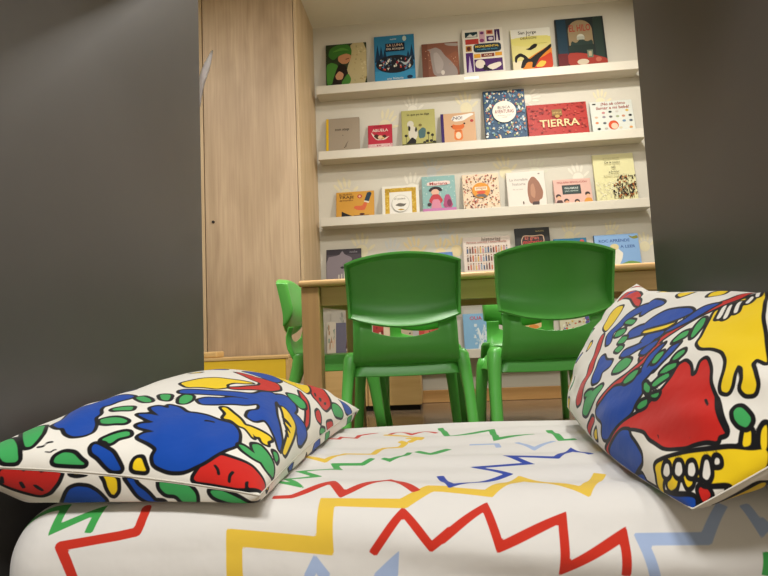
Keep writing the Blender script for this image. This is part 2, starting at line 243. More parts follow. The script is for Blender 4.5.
ART_L0 = [
  ('b',[(-0.2979,-0.129),(-0.28,-0.1362),(-0.2753,-0.1288),(-0.2161,-0.1617),(-0.2023,-0.1536),(-0.2189,-0.1244),(-0.1954,-0.1225),(-0.188,-0.1052),(-0.1858,-0.0848),(-0.1904,-0.0716),(-0.2074,-0.073),(-0.221,-0.081),(-0.2344,-0.0851),(-0.2391,-0.0929),(-0.2528,-0.0906),(-0.2656,-0.0818),(-0.2781,-0.0836),(-0.2966,-0.0702),(-0.3166,-0.0612),(-0.3253,-0.0665),(-0.328,-0.079),(-0.3218,-0.0927),(-0.3094,-0.1046),(-0.3101,-0.1133)]),
  ('g',[(-0.2968,-0.1736),(-0.2856,-0.1721),(-0.2831,-0.1517),(-0.3241,-0.1236),(-0.3407,-0.1189),(-0.3525,-0.1191),(-0.3543,-0.1251),(-0.3407,-0.1371)]),
  ('g',[(-0.3276,-0.1801),(-0.3215,-0.1782),(-0.3289,-0.1619),(-0.3533,-0.1363),(-0.3746,-0.123),(-0.376,-0.144)]),
  ('g',[(-0.2504,-0.0731),(-0.2454,-0.059),(-0.2447,-0.0432),(-0.2611,-0.0373),(-0.2576,-0.0634)]),
  ('g',[(-0.2821,-0.0714),(-0.28,-0.0627),(-0.2877,-0.0346),(-0.2909,-0.0257),(-0.2982,-0.0273),(-0.3005,-0.0466),(-0.2938,-0.063)]),
  ('g',[(-0.333,-0.0388),(-0.3252,-0.0315),(-0.3102,-0.0136),(-0.3177,-0.0075),(-0.327,-0.0196),(-0.3351,-0.0225),(-0.3376,-0.0255),(-0.3341,-0.03)]),
  ('g',[(-0.1981,-0.0675),(-0.1901,-0.0591),(-0.2078,-0.0389),(-0.2235,-0.0271),(-0.2239,-0.0389)]),
  ('g',[(-0.1861,-0.0344),(-0.1842,-0.0166),(-0.2115,-0.0076),(-0.2116,-0.0181)]),
  ('g',[(-0.2143,0.0106),(-0.1933,0.0015),(-0.1775,0.0015),(-0.1788,0.0151),(-0.1974,0.0226),(-0.2139,0.0211)]),
  ('b',[(-0.3185,0.003),(-0.3106,0.0091),(-0.3123,0.0278),(-0.3018,0.0076),(-0.2965,-0.0106),(-0.2889,-0.006),(-0.2874,0.0138),(-0.2753,-0.0106),(-0.2695,-0.024),(-0.2643,-0.0091),(-0.2705,0.0121),(-0.2466,-0.0181),(-0.2369,-0.0091),(-0.2407,0.0091),(-0.2258,0.0),(-0.2297,0.0181),(-0.2515,0.0388),(-0.2512,0.056),(-0.2455,0.0761),(-0.2525,0.1082),(-0.2736,0.1278),(-0.3025,0.1382),(-0.3275,0.1217),(-0.347,0.1085),(-0.3613,0.0879),(-0.3638,0.066),(-0.3606,0.046),(-0.3511,0.0402),(-0.3391,0.0417),(-0.3303,0.0257)]),
  ('b',[(-0.347,-0.0432),(-0.3404,-0.0432),(-0.3449,-0.0299),(-0.3501,-0.015),(-0.3612,-0.003),(-0.37,0.0045),(-0.3715,-0.0075),(-0.3664,-0.0165),(-0.3581,-0.0285),(-0.3538,-0.0388)]),
  ('g',[(-0.3703,-0.0818),(-0.3626,-0.0818),(-0.3561,-0.0749),(-0.3569,-0.0621),(-0.3652,-0.0506),(-0.3696,-0.0418),(-0.3703,-0.0621)]),
  ('y',[(-0.369,0.0195),(-0.361,0.018),(-0.3549,0.0195),(-0.3541,0.0254),(-0.3643,0.0328),(-0.37,0.0372)]),
  ('r',[(-0.373,0.0997),(-0.3564,0.106),(-0.3411,0.1135),(-0.3306,0.1262),(-0.3298,0.147),(-0.3289,0.1686),(-0.335,0.1861),(-0.3393,0.202),(-0.3539,0.1969),(-0.3682,0.1654),(-0.3704,0.1329)]),
  ('k',[(-0.3485,0.1205),(-0.3469,0.1241),(-0.3517,0.1308),(-0.3594,0.1351),(-0.3603,0.1307),(-0.3544,0.1274)]),
  ('k',[(-0.3555,0.1444),(-0.3483,0.1476),(-0.3502,0.1522),(-0.3567,0.1492),(-0.3659,0.151),(-0.3652,0.1463)]),
  ('k',[(-0.3585,0.1685),(-0.3549,0.1735),(-0.3621,0.1745),(-0.3643,0.1775),(-0.3708,0.1717),(-0.3713,0.1683),(-0.3666,0.1711)]),
  ('g',[(-0.2993,0.1379),(-0.2951,0.1475),(-0.2977,0.1672),(-0.3051,0.1826),(-0.31,0.1683),(-0.3065,0.149)]),
  ('g',[(-0.2786,0.1521),(-0.2656,0.1602),(-0.2765,0.1786),(-0.2846,0.1956),(-0.2997,0.2068),(-0.3136,0.1913),(-0.3035,0.1728),(-0.2929,0.1613)]),
  ('y',[(-0.206,0.0729),(-0.203,0.0796),(-0.209,0.0876),(-0.2296,0.1115),(-0.2457,0.1259),(-0.2382,0.1329),(-0.2335,0.146),(-0.23,0.1646),(-0.2346,0.169),(-0.2471,0.1656),(-0.2556,0.1707),(-0.2565,0.1627),(-0.2454,0.1541),(-0.2532,0.1484),(-0.2484,0.1403),(-0.2612,0.1496),(-0.2513,0.1294),(-0.2556,0.1199),(-0.2391,0.1021),(-0.2391,0.0908),(-0.2208,0.0892)]),
  ('b',[(-0.1941,0.03),(-0.1783,0.0388),(-0.1731,0.0602),(-0.1517,0.0769),(-0.1365,0.0969),(-0.1434,0.1126),(-0.1685,0.0968),(-0.1859,0.0781),(-0.2013,0.0603),(-0.2131,0.0461)]),
  ('b',[(-0.1581,-0.0151),(-0.1473,0.0212),(-0.1347,0.0576),(-0.1066,0.0906),(-0.0702,0.0927),(-0.0421,0.1027),(-0.0458,0.1189),(-0.0739,0.1253),(-0.0923,0.1237),(-0.1509,0.1447),(-0.1786,0.1648),(-0.2111,0.1822),(-0.2438,0.1901),(-0.2184,0.1698),(-0.2052,0.1544),(-0.1982,0.1396),(-0.2179,0.1309),(-0.2141,0.1172),(-0.1864,0.1113),(-0.1736,0.1226),(-0.1537,0.1183),(-0.133,0.0956),(-0.155,0.0658),(-0.1639,0.0286),(-0.1744,-0.0076)]),
  ('b',[(-0.0421,0.1104),(-0.0115,0.1245),(-0.023,0.1433),(-0.0535,0.1587),(-0.0853,0.1617),(-0.0725,0.1718),(-0.0723,0.1882),(-0.0872,0.207),(-0.1291,0.2124),(-0.1503,0.2057),(-0.1273,0.1897),(-0.1345,0.1741),(-0.1217,0.1598),(-0.1106,0.1431),(-0.0813,0.1274)]),
  ('y',[(-0.1203,-0.0331),(-0.104,-0.0242),(-0.0819,-0.0122),(-0.065,0.0076),(-0.0593,0.0273),(-0.0441,0.0497),(-0.0345,0.0657),(-0.0591,0.0554),(-0.0741,0.0407),(-0.0979,0.0361),(-0.1139,0.0448),(-0.1299,0.0345),(-0.1319,0.0182),(-0.1356,0.003),(-0.1427,-0.0106)]),
  ('r',[(0.0155,0.0062),(0.0212,0.0306),(0.0212,0.056),(0.0421,0.0749),(0.0345,0.0926),(0.0039,0.1057),(-0.0345,0.1001),(-0.0776,0.0803),(-0.1138,0.0577),(-0.1139,0.0448),(-0.0941,0.0593),(-0.0402,0.0769),(-0.0135,0.0731),(-0.0135,0.0529)]),
  ('b',[(0.0442,0.0123),(0.1175,0.0247),(0.1434,0.0474),(0.0904,0.0806),(0.044,0.0845),(0.0383,0.0605),(0.0422,0.0382)]),
  ('y',[(0.1501,0.0384),(0.165,0.0564),(0.1569,0.093),(0.2031,0.1049),(0.1422,0.1312),(0.0961,0.1361),(0.0923,0.1184),(0.094,0.0954),(0.1138,0.0737)]),
  ('r',[(0.2249,0.0962),(0.2237,0.109),(0.2554,0.1243),(0.1977,0.1626),(0.1468,0.1835),(0.0891,0.1906),(0.0685,0.18),(0.0945,0.1597),(0.1371,0.136)]),
  ('g',[(0.0058,0.1187),(0.0326,0.1317),(0.0038,0.1582),(-0.0173,0.167),(-0.0346,0.1604),(-0.0173,0.1393)]),
  ('r',[(0.0795,0.1221),(0.0496,0.1455),(-0.0153,0.1759),(-0.0515,0.1918),(-0.0816,0.195),(-0.0269,0.1733),(0.0173,0.1491)]),
  ('r',[(0.0191,0.1836),(0.0458,0.182),(0.0363,0.1961),(0.0211,0.2073),(0.0038,0.1952)]),
  ('g',[(0.169,0.1806),(0.1972,0.1917),(0.215,0.2108),(0.1993,0.2199),(0.1382,0.206),(0.1398,0.1926)]),
  ('b',[(0.2557,0.1754),(0.2749,0.1929),(0.2962,0.2176),(0.2681,0.2208),(0.2301,0.2085)]),
  ('y',[(-0.096,0.1365),(-0.1072,0.1572),(-0.1166,0.1801),(-0.1673,0.1935),(-0.2251,0.1999),(-0.2324,0.1936),(-0.1706,0.1834),(-0.1499,0.1651)]),
  ('k',[(-0.1392,0.1541),(-0.1379,0.1684),(-0.1398,0.1777),(-0.1467,0.1785),(-0.15,0.1678),(-0.1461,0.1552)]),
  ('k',[(-0.155,0.1634),(-0.1554,0.176),(-0.1605,0.1842),(-0.1656,0.1842),(-0.1639,0.1745),(-0.1602,0.1646)]),
  ('k',[(-0.169,0.1738),(-0.1706,0.1834),(-0.1807,0.1879),(-0.1823,0.1849),(-0.1757,0.1748)]),
  ('r',[(0.061,0.2119),(0.1112,0.215),(0.1167,0.2257),(0.0704,0.2276)]),
  ('g',[(0.0191,0.2146),(0.0534,0.2229),(0.0325,0.2279),(0.0057,0.2212)]),
  ('g',[(-0.26,0.1816),(-0.2521,0.1873),(-0.2578,0.1952),(-0.2722,0.1951)]),
  ('k',[(-0.352,-0.1131),(-0.3495,-0.1056),(-0.3421,-0.1055),(-0.3388,-0.099),(-0.3422,-0.0965),(-0.3447,-0.103),(-0.3518,-0.103),(-0.3549,-0.1106)]),
  ('k',[(-0.3568,-0.0992),(-0.3566,-0.0913),(-0.3524,-0.0899),(-0.352,-0.0859),(-0.3542,-0.0845),(-0.3546,-0.0886),(-0.3586,-0.0899),(-0.3589,-0.0979)]),
  ('k',[(0.1492,0.138),(0.1544,0.1425),(0.1234,0.1533),(0.1215,0.1493)]),
  ('k',[(0.1357,0.1543),(0.1463,0.1596),(0.1055,0.1702),(0.0981,0.1666)]),
  ('k',[(0.1236,0.171),(0.1501,0.1718),(0.1184,0.1795),(0.1001,0.1786)]),
  ('k',[(-0.2605,0.0716),(-0.2548,0.0842),(-0.2599,0.0881),(-0.262,0.0786),(-0.2677,0.0729)]),
]
ART_L1 = [
  ('r',[(-0.3941,-0.143),(-0.3864,-0.0804),(-0.3836,-0.0707),(-0.3709,-0.0749),(-0.3573,-0.086),(-0.3513,-0.099),(-0.3604,-0.117),(-0.3707,-0.1389),(-0.3745,-0.1432)]),
  ('k',[(-0.391,-0.1194),(-0.3915,-0.1133),(-0.3887,-0.1133),(-0.3873,-0.117)]),
  ('k',[(-0.3889,-0.0993),(-0.3877,-0.0913),(-0.3845,-0.09),(-0.3833,-0.0966)]),
  ('k',[(-0.3752,-0.1218),(-0.3756,-0.117),(-0.3659,-0.1133),(-0.3642,-0.1182),(-0.3699,-0.1206)]),
  ('k',[(-0.3692,-0.1058),(-0.3696,-0.1006),(-0.3604,-0.0914),(-0.3574,-0.094),(-0.3623,-0.1006)]),
  ('k',[(-0.3837,-0.1431),(-0.3821,-0.1389),(-0.3726,-0.1389),(-0.3721,-0.1443)]),
  ('b',[(-0.3273,-0.0764),(-0.3596,-0.0607),(-0.3637,-0.0506),(-0.3613,-0.0359),(-0.3531,-0.024),(-0.3389,-0.0134),(-0.3385,-0.0385)]),
  ('y',[(-0.3784,-0.0195),(-0.377,-0.0075),(-0.3704,0.0),(-0.3566,0.0015),(-0.349,-0.0045),(-0.3606,-0.0105),(-0.3706,-0.0135)]),
  ('b',[(-0.3753,0.0105),(-0.3745,0.0195),(-0.3639,0.0254),(-0.3546,0.0402),(-0.3372,0.0557),(-0.3436,0.0646),(-0.3422,0.0431),(-0.3501,0.0299),(-0.3643,0.0195)]),
  ('g',[(-0.372,0.0561),(-0.3712,0.0716),(-0.3692,0.0932),(-0.3594,0.106),(-0.3419,0.1066),(-0.3417,0.0927),(-0.3553,0.0799),(-0.3545,0.066),(-0.362,0.0575)]),
  ('y',[(-0.3822,-0.0593),(-0.3828,-0.0506),(-0.381,-0.0388),(-0.3795,-0.0506)]),
  ('g',[(-0.3662,0.124),(-0.3688,0.1402),(-0.3631,0.1669),(-0.3525,0.189),(-0.3573,0.185),(-0.3555,0.1539),(-0.3593,0.1307)]),
]
ART_R0 = [
  ('r',[(-0.0318,-0.227),(-0.083,-0.1942),(-0.1074,-0.1725),(-0.1256,-0.1535),(-0.1509,-0.1349),(-0.1695,-0.1201),(-0.1928,-0.0931),(-0.1973,-0.0741),(-0.1937,-0.0531),(-0.2023,-0.0446),(-0.2153,-0.0476),(-0.2296,-0.0617),(-0.2374,-0.0561),(-0.2306,-0.039),(-0.2372,-0.0318),(-0.2534,-0.0432),(-0.2664,-0.0602),(-0.2801,-0.0705),(-0.293,-0.0781),(-0.3109,-0.0937),(-0.3236,-0.1024),(-0.315,-0.1103),(-0.3164,-0.1161),(-0.3042,-0.1203),(-0.2872,-0.1313),(-0.276,-0.1404),(-0.2449,-0.153),(-0.2204,-0.1516),(-0.2043,-0.1518),(-0.1888,-0.147),(-0.1566,-0.153),(-0.1338,-0.1612),(-0.1118,-0.174),(-0.0938,-0.194),(-0.0459,-0.227)]),
  ('k',[(-0.2806,-0.0692),(-0.2925,-0.0697),(-0.3008,-0.0827),(-0.3126,-0.0924),(-0.3257,-0.0997),(-0.3223,-0.1049),(-0.3087,-0.0964),(-0.295,-0.0853)]),
  ('y',[(-0.2013,-0.0143),(-0.1999,-0.0029),(-0.1871,0.0207),(-0.1694,0.0455),(-0.1783,0.0558),(-0.1855,0.0679),(-0.1815,0.0869),(-0.188,0.1021),(-0.1961,0.1126),(-0.3215,-0.0103),(-0.3139,-0.0088),(-0.304,-0.0087),(-0.3036,-0.019),(-0.3164,-0.0284),(-0.3295,-0.0405),(-0.3308,-0.0508),(-0.3213,-0.0551),(-0.3126,-0.0518),(-0.3112,-0.0399),(-0.2997,-0.0264),(-0.2889,-0.0247),(-0.2918,-0.0334),(-0.2985,-0.0512),(-0.298,-0.0614),(-0.2896,-0.0625),(-0.2856,-0.0579),(-0.2801,-0.039),(-0.2698,-0.0231),(-0.256,-0.0145),(-0.2361,-0.0145),(-0.216,-0.0201)]),
  ('w',[(-0.1905,0.0312),(-0.1764,0.0558),(-0.1789,0.0613),(-0.1966,0.0337)]),
  ('w',[(-0.2039,0.0325),(-0.1865,0.0593),(-0.1871,0.0647),(-0.2082,0.0363)]),
  ('w',[(-0.2098,0.0473),(-0.19,0.0734),(-0.1904,0.0776),(-0.2155,0.0486)]),
  ('w',[(-0.2069,0.0706),(-0.1877,0.0932),(-0.1917,0.0943),(-0.2126,0.0708)]),
  ('w',[(-0.1956,0.0945),(-0.1747,0.117),(-0.1787,0.1181),(-0.2014,0.0949)]),
  ('g',[(-0.1786,-0.01),(-0.1634,0.0139),(-0.1597,0.0297),(-0.1674,0.0298),(-0.1805,0.0139),(-0.1829,-0.0057)]),
  ('g',[(-0.1413,-0.0228),(-0.1476,-0.0043),(-0.16,0.0028),(-0.166,-0.0071),(-0.1492,-0.02)]),
  ('g',[(-0.1733,-0.05),(-0.1757,-0.0372),(-0.1861,-0.0286),(-0.1906,-0.0329),(-0.1832,-0.0444)]),
  ('g',[(-0.164,-0.0726),(-0.17,-0.0586),(-0.1873,-0.0501),(-0.1897,-0.0559),(-0.1751,-0.0684)]),
  ('g',[(-0.162,-0.0916),(-0.1697,-0.0781),(-0.1839,-0.0671),(-0.1897,-0.0713),(-0.1806,-0.0822),(-0.172,-0.0916)]),
  ('g',[(-0.1395,-0.0945),(-0.1453,-0.0904),(-0.1637,-0.0997),(-0.158,-0.1037)]),
  ('g',[(-0.1285,-0.0627),(-0.1251,-0.0472),(-0.1373,-0.0386),(-0.142,-0.0443),(-0.1397,-0.0599)]),
  ('b',[(-0.1463,-0.0739),(-0.1526,-0.0571),(-0.161,-0.0386),(-0.1638,-0.0214),(-0.164,-0.02),(-0.1496,-0.03),(-0.1472,-0.0457),(-0.1448,-0.0613)]),
  ('b',[(-0.1138,-0.0795),(-0.104,-0.0543),(-0.1135,-0.0357),(-0.1261,-0.0243),(-0.1223,-0.04),(-0.1193,-0.0642),(-0.1264,-0.0781)]),
  ('b',[(-0.0913,-0.0085),(-0.119,0.0165),(-0.1304,0.0517),(-0.1475,0.0627),(-0.1576,0.064),(-0.1519,0.0475),(-0.1371,0.0205),(-0.1094,-0.0014)]),
  ('r',[(-0.0848,-0.0629),(-0.0936,-0.0472),(-0.1054,-0.0228),(-0.1317,0.007),(-0.1506,0.0358),(-0.1662,0.0523),(-0.1735,0.0655),(-0.1739,0.0922),(-0.1745,0.1106),(-0.1902,0.1108),(-0.1586,0.1094),(-0.159,0.0791),(-0.1539,0.067),(-0.1415,0.0428),(-0.1199,0.0056),(-0.096,-0.0214),(-0.0724,-0.0558)]),
  ('b',[(0.0135,-0.0043),(-0.002,0.0165),(-0.0321,0.0364),(-0.0669,0.0433),(-0.0997,0.0469),(-0.1213,0.0402),(-0.106,0.0255),(-0.071,0.0097),(-0.0271,-0.0057)]),
  ('b',[(0.0621,0.0283),(0.0598,0.0642),(0.0123,0.0608),(-0.0061,0.0539),(0.0262,0.0423),(0.0499,0.0257)]),
  ('b',[(-0.0322,-0.0316),(-0.0346,-0.0157),(-0.0679,-0.0085),(-0.0936,-0.0043),(-0.0887,-0.0171),(-0.063,-0.0272)]),
  ('y',[(-0.0058,-0.01),(-0.0787,0.0056),(-0.1052,0.0164),(-0.0861,0.0),(-0.0211,-0.0129)]),
  ('r',[(0.3609,0.0961),(0.32,0.1116),(0.3344,0.1416),(0.1311,0.0783),(0.1652,0.0743),(0.1219,0.0665),(0.0957,0.0475),(0.1266,0.0523),(0.2056,0.0816)]),
  ('y',[(0.1829,-0.0178),(0.2166,-0.0089),(0.2385,0.023),(0.2251,0.0487),(0.1899,0.0525),(0.1753,0.0304),(0.1741,0.0087)]),
  ('b',[(0.1232,-0.0499),(0.1618,-0.0236),(0.139,0.0029),(0.1279,0.0262),(0.0896,0.0474),(0.0593,0.0534),(0.0605,0.0368),(0.0939,0.0234),(0.1096,0.0),(0.1344,-0.019),(0.1071,-0.0439)]),
  ('g',[(0.1107,-0.0278),(0.1178,-0.0146),(0.0857,-0.0058),(0.0735,-0.013),(0.0863,-0.0233)]),
  ('g',[(0.1121,0.0057),(0.0972,0.0154),(0.0593,0.014),(0.0648,0.0043)]),
  ('g',[(0.0594,-0.0566),(0.0507,-0.0435),(0.0262,-0.0448),(0.0314,-0.0578)]),
  ('g',[(0.0717,-0.0407),(0.0689,-0.0247),(0.0421,-0.0231),(0.0415,-0.0362)]),
  ('b',[(0.0439,-0.026),(0.0542,-0.0115),(0.0214,0.0028),(-0.0333,0.007),(-0.0608,0.0042),(-0.0446,-0.0071),(-0.0096,-0.0158),(0.021,-0.0231)]),
  ('b',[(0.011,-0.0648),(0.013,-0.052),(-0.0244,-0.0403),(-0.0534,-0.0272),(-0.0792,-0.0142),(-0.0782,-0.0286),(-0.045,-0.0445),(-0.0202,-0.0618)]),
  ('b',[(-0.0634,-0.0516),(-0.07,-0.0372),(-0.096,-0.0214),(-0.0968,-0.0329),(-0.0858,-0.0515)]),
  ('b',[(0.062,-0.1298),(0.0845,-0.1072),(0.1072,-0.0772),(0.0935,-0.0699),(0.0671,-0.0796),(0.0327,-0.0749),(0.0269,-0.0861),(0.0496,-0.1013),(0.0365,-0.1183)]),
  ('r',[(0.1301,-0.1841),(0.1504,-0.1568),(0.114,-0.1233),(0.1454,-0.0948),(0.17,-0.0624),(0.1918,-0.0282),(0.1798,-0.0252),(0.1477,-0.0576),(0.1293,-0.0861),(0.0977,-0.1153),(0.1015,-0.1427),(0.1035,-0.1709)]),
  ('g',[(0.0018,-0.0969),(-0.0036,-0.0775),(-0.0183,-0.0646),(-0.0515,-0.0645),(-0.0526,-0.0771),(-0.0322,-0.0898)]),
  ('g',[(-0.0706,-0.1042),(-0.0787,-0.092),(-0.0922,-0.081),(-0.105,-0.0781),(-0.1015,-0.0933),(-0.0811,-0.1042)]),
  ('g',[(0.0812,-0.1862),(0.0784,-0.1606),(0.041,-0.138),(0.0173,-0.1207),(0.0035,-0.1242),(0.0201,-0.1549),(0.054,-0.1841)]),
  ('g',[(0.0901,-0.1585),(0.0712,-0.1448),(0.0445,-0.1369),(0.0574,-0.1492)]),
  ('r',[(0.0,-0.1583),(-0.0153,-0.1395),(-0.0332,-0.1124),(-0.0698,-0.0907),(-0.0918,-0.0657),(-0.1021,-0.0372),(-0.1088,-0.0271),(-0.1176,-0.0329),(-0.1052,-0.06),(-0.0823,-0.0906),(-0.0506,-0.1148),(-0.0324,-0.1358),(-0.0235,-0.153)]),
  ('b',[(-0.0449,-0.1984),(-0.0596,-0.1708),(0.005,-0.1698),(-0.0236,-0.1463),(-0.0325,-0.131),(-0.0453,-0.1161),(-0.0897,-0.1056),(-0.1111,-0.0864),(-0.1277,-0.0683),(-0.1302,-0.05),(-0.1459,-0.0542),(-0.1402,-0.0795),(-0.1292,-0.0946),(-0.148,-0.1038),(-0.1367,-0.1222),(-0.1343,-0.1382),(-0.1141,-0.1566),(-0.0964,-0.173),(-0.0722,-0.1934)]),
  ('b',[(0.2193,-0.2227),(0.2289,-0.2205),(0.1842,-0.2212),(0.1721,-0.2215)]),
  ('g',[(0.1721,-0.2215),(0.1721,-0.2215),(0.1366,-0.2235),(0.1453,-0.2237)]),
  ('y',[(0.2762,-0.2213),(0.2503,-0.1916),(0.2285,-0.19),(0.257,-0.2212)]),
  ('r',[(0.0544,-0.2076),(0.0231,-0.1778),(0.0017,-0.178),(0.0478,-0.2155)]),
  ('y',[(-0.0032,-0.1966),(-0.0213,-0.1876),(-0.016,-0.2046),(0.0112,-0.2127)]),
  ('g',[(-0.1468,-0.1011),(-0.1417,-0.0918),(-0.1615,-0.0943),(-0.1648,-0.1024)]),
  ('g',[(-0.1441,-0.1274),(-0.1504,-0.1185),(-0.1665,-0.1106),(-0.1666,-0.1187),(-0.1522,-0.1276)]),
  ('g',[(-0.1673,-0.1065),(-0.1781,-0.1011),(-0.1906,-0.0958),(-0.1856,-0.104)]),
  ('b',[(-0.0522,-0.2268),(-0.1093,-0.1805),(-0.1285,-0.1651),(-0.1492,-0.1599),(-0.1583,-0.1663),(-0.18,-0.1711),(-0.2005,-0.1768),(-0.202,-0.1843),(-0.1741,-0.2034),(-0.1518,-0.2166),(-0.1293,-0.2193),(-0.0923,-0.2234)]),
  ('b',[(-0.1601,-0.2157),(-0.2012,-0.1985),(-0.1963,-0.211),(-0.2209,-0.209),(-0.2399,-0.2069),(-0.2071,-0.2106)]),
  ('y',[(-0.235,-0.1786),(-0.2539,-0.1653),(-0.2835,-0.1465),(-0.3115,-0.13),(-0.3349,-0.1141),(-0.3545,-0.1042),(-0.3674,-0.0926),(-0.3724,-0.1083),(-0.3572,-0.1298),(-0.3463,-0.1448),(-0.3414,-0.1516),(-0.3466,-0.1438),(-0.3396,-0.1446),(-0.3225,-0.1576),(-0.3151,-0.1619),(-0.3102,-0.1579),(-0.3005,-0.1626),(-0.3025,-0.17),(-0.2976,-0.1756),(-0.2926,-0.1729),(-0.2885,-0.1693),(-0.2803,-0.1729),(-0.2795,-0.1845),(-0.2691,-0.1925),(-0.2622,-0.1921),(-0.2639,-0.1827),(-0.2532,-0.1858),(-0.2457,-0.2061),(-0.2358,-0.2074),(-0.2394,-0.1905)]),
  ('w',[(-0.253,-0.1819),(-0.255,-0.1705),(-0.2599,-0.1689),(-0.2643,-0.1767),(-0.2599,-0.1817)]),
  ('w',[(-0.2737,-0.1727),(-0.272,-0.1621),(-0.2781,-0.1593),(-0.2835,-0.1666),(-0.2807,-0.1721)]),
  ('w',[(-0.2934,-0.1641),(-0.2899,-0.155),(-0.2951,-0.151),(-0.3005,-0.1559),(-0.3003,-0.1618)]),
  ('w',[(-0.3124,-0.156),(-0.3093,-0.1408),(-0.3127,-0.1385),(-0.3196,-0.1484),(-0.3187,-0.1559)]),
  ('w',[(-0.3219,-0.1371),(-0.3213,-0.1317),(-0.3247,-0.1305),(-0.3263,-0.1338)]),
  ('r',[(-0.3121,-0.1704),(-0.3171,-0.1627),(-0.3268,-0.1669),(-0.3219,-0.1768),(-0.3185,-0.1785)]),
  ('b',[(-0.2514,-0.2052),(-0.2788,-0.1946),(-0.3096,-0.18),(-0.3105,-0.189),(-0.3025,-0.1931),(-0.2854,-0.1971),(-0.2676,-0.2019)]),
  ('g',[(-0.3194,-0.079),(-0.3197,-0.0734),(-0.3252,-0.0707),(-0.3416,-0.0754),(-0.3408,-0.0861),(-0.3319,-0.0879),(-0.3249,-0.0856)]),
  ('y',[(-0.345,-0.1054),(-0.3413,-0.0926),(-0.3402,-0.0875),(-0.3459,-0.086),(-0.352,-0.099)]),
  ('y',[(-0.3613,-0.0952),(-0.3553,-0.0805),(-0.357,-0.0709),(-0.3672,-0.094)]),
  ('k',[(-0.2713,-0.0799),(-0.275,-0.0773),(-0.2865,-0.0848),(-0.2841,-0.0874)]),
  ('k',[(-0.2163,-0.1433),(-0.2217,-0.1433),(-0.2253,-0.1487)]),
  ('k',[(-0.2742,-0.129),(-0.2813,-0.1279),(-0.2792,-0.1302)]),
]
ART_R1 = [
  ('y',[(-0.3096,-0.1746),(-0.3356,-0.1454),(-0.3594,-0.1171),(-0.3274,-0.1224),(-0.3214,-0.1482)]),
]
SHEET = [
  ('r',0.01,[(-0.2503,1.1628),(-0.2445,1.1837),(-0.2069,1.1685),(-0.2069,1.2009),(-0.1736,1.1752),(-0.1722,1.2161),(-0.136,1.2436)]),
  ('r',0.01,[(-0.1086,1.2189),(-0.0898,1.2579),(-0.0623,1.2123),(-0.0348,1.2503),(-0.0102,1.217)]),
  ('y',0.012,[(-0.2662,0.9631),(-0.2459,0.9992),(-0.1953,0.965),(-0.1707,1.0249),(-0.1216,1.0202),(-0.1086,1.0953),(-0.0796,1.0991),(-0.071,1.1219),(-0.0825,1.1343)]),
  ('y',0.016,[(-0.0695,1.1562),(-0.0363,1.14)]),
  ('g',0.011,[(-0.2387,0.8176),(-0.1997,0.7957),(-0.2271,0.8376),(-0.1867,0.8595),(-0.2185,0.888),(-0.178,0.9184),(-0.1635,0.9146),(-0.1765,0.9488),(-0.1303,0.946),(-0.1158,0.9707)]),
  ('g',0.01,[(-0.0999,0.9698),(-0.0869,0.9584),(-0.0666,0.9869),(-0.058,1.0344)]),
  ('g',0.014,[(-0.0464,1.042),(-0.0218,1.0173),(0.0115,1.0544)]),
  ('r',0.013,[(-0.2242,0.7568),(-0.1997,0.7587),(-0.1548,0.8081),(-0.1331,0.7634),(-0.0768,0.8319),(-0.0363,0.7663)]),
  ('y',0.02,[(-0.2532,0.6436),(-0.2575,0.6892),(-0.1447,0.6788),(-0.1491,0.7425),(-0.0522,0.7377),(-0.0189,0.7748),(0.01,0.771)]),
  ('y',0.017,[(-0.0059,0.772),(0.0548,0.7558),(0.1069,0.8404),(0.1734,0.7558),(0.2168,0.849)]),
  ('r',0.0105,[(-0.0883,0.6693),(-0.0522,0.7216),(-0.0189,0.6788),(0.0042,0.6968)]),
  ('r',0.0105,[(-0.0088,0.6854),(0.0476,0.7282),(0.0592,0.6788),(0.1358,0.7092),(0.1286,0.655),(0.1994,0.6883),(0.1951,0.6464)]),
  ('l',0.012,[(-0.165,0.6436),(-0.1563,0.6598),(-0.1418,0.6436)]),
  ('l',0.012,[(-0.084,0.6426),(-0.0637,0.6598),(-0.0652,0.6426)]),
  ('b',0.011,[(-0.0059,0.8614),(0.0086,0.7834),(0.0924,0.8623),(0.0505,0.9108),(0.13,0.9184),(0.1055,0.9593),(0.1763,0.9412),(0.2154,1.0135),(0.2327,0.9536)]),
  ('b',0.011,[(0.0086,0.7834),(-0.0059,0.8614)]),
  ('g',0.013,[(-0.003,1.2864),(0.0115,1.1761),(0.1026,1.2246),(0.1011,1.1162),(0.1763,1.1514)]),
  ('g',0.014,[(0.2139,1.2037),(0.2154,1.0924),(0.2428,1.0962)]),
  ('l',0.01,[(0.0491,1.0905),(0.0982,1.0848),(0.0982,1.0477)]),
  ('l',0.01,[(0.1344,1.0886),(0.1561,1.0287),(0.2009,1.0858)]),
  ('l',0.012,[(0.2269,0.6426),(0.2182,0.6835),(0.2891,0.6826),(0.3209,0.7206)]),
  ('l',0.012,[(0.344,0.7197),(0.3513,0.6911),(0.3614,0.6978)]),
  ('g',0.01,[(0.3484,0.6693),(0.344,0.6445)]),
  ('y',0.012,[(-0.1201,1.2161),(-0.0768,1.198),(-0.0406,1.1552),(-0.0637,1.1257)]),
  ('g',0.011,[(-0.5496,0.7453),(-0.5641,0.732),(-0.4976,0.7396),(-0.4947,0.7045),(-0.4455,0.7311),(-0.4469,0.6987)]),
  ('r',-0.0125,[(-0.4556,0.6455),(-0.46,0.6541),(-0.4657,0.6636),(-0.4715,0.6721),(-0.4788,0.6826),(-0.4542,0.6864),(-0.431,0.6902),(-0.4065,0.694),(-0.3833,0.6987),(-0.3819,0.7064),(-0.3819,0.714),(-0.3819,0.7225),(-0.3833,0.732)]),
]
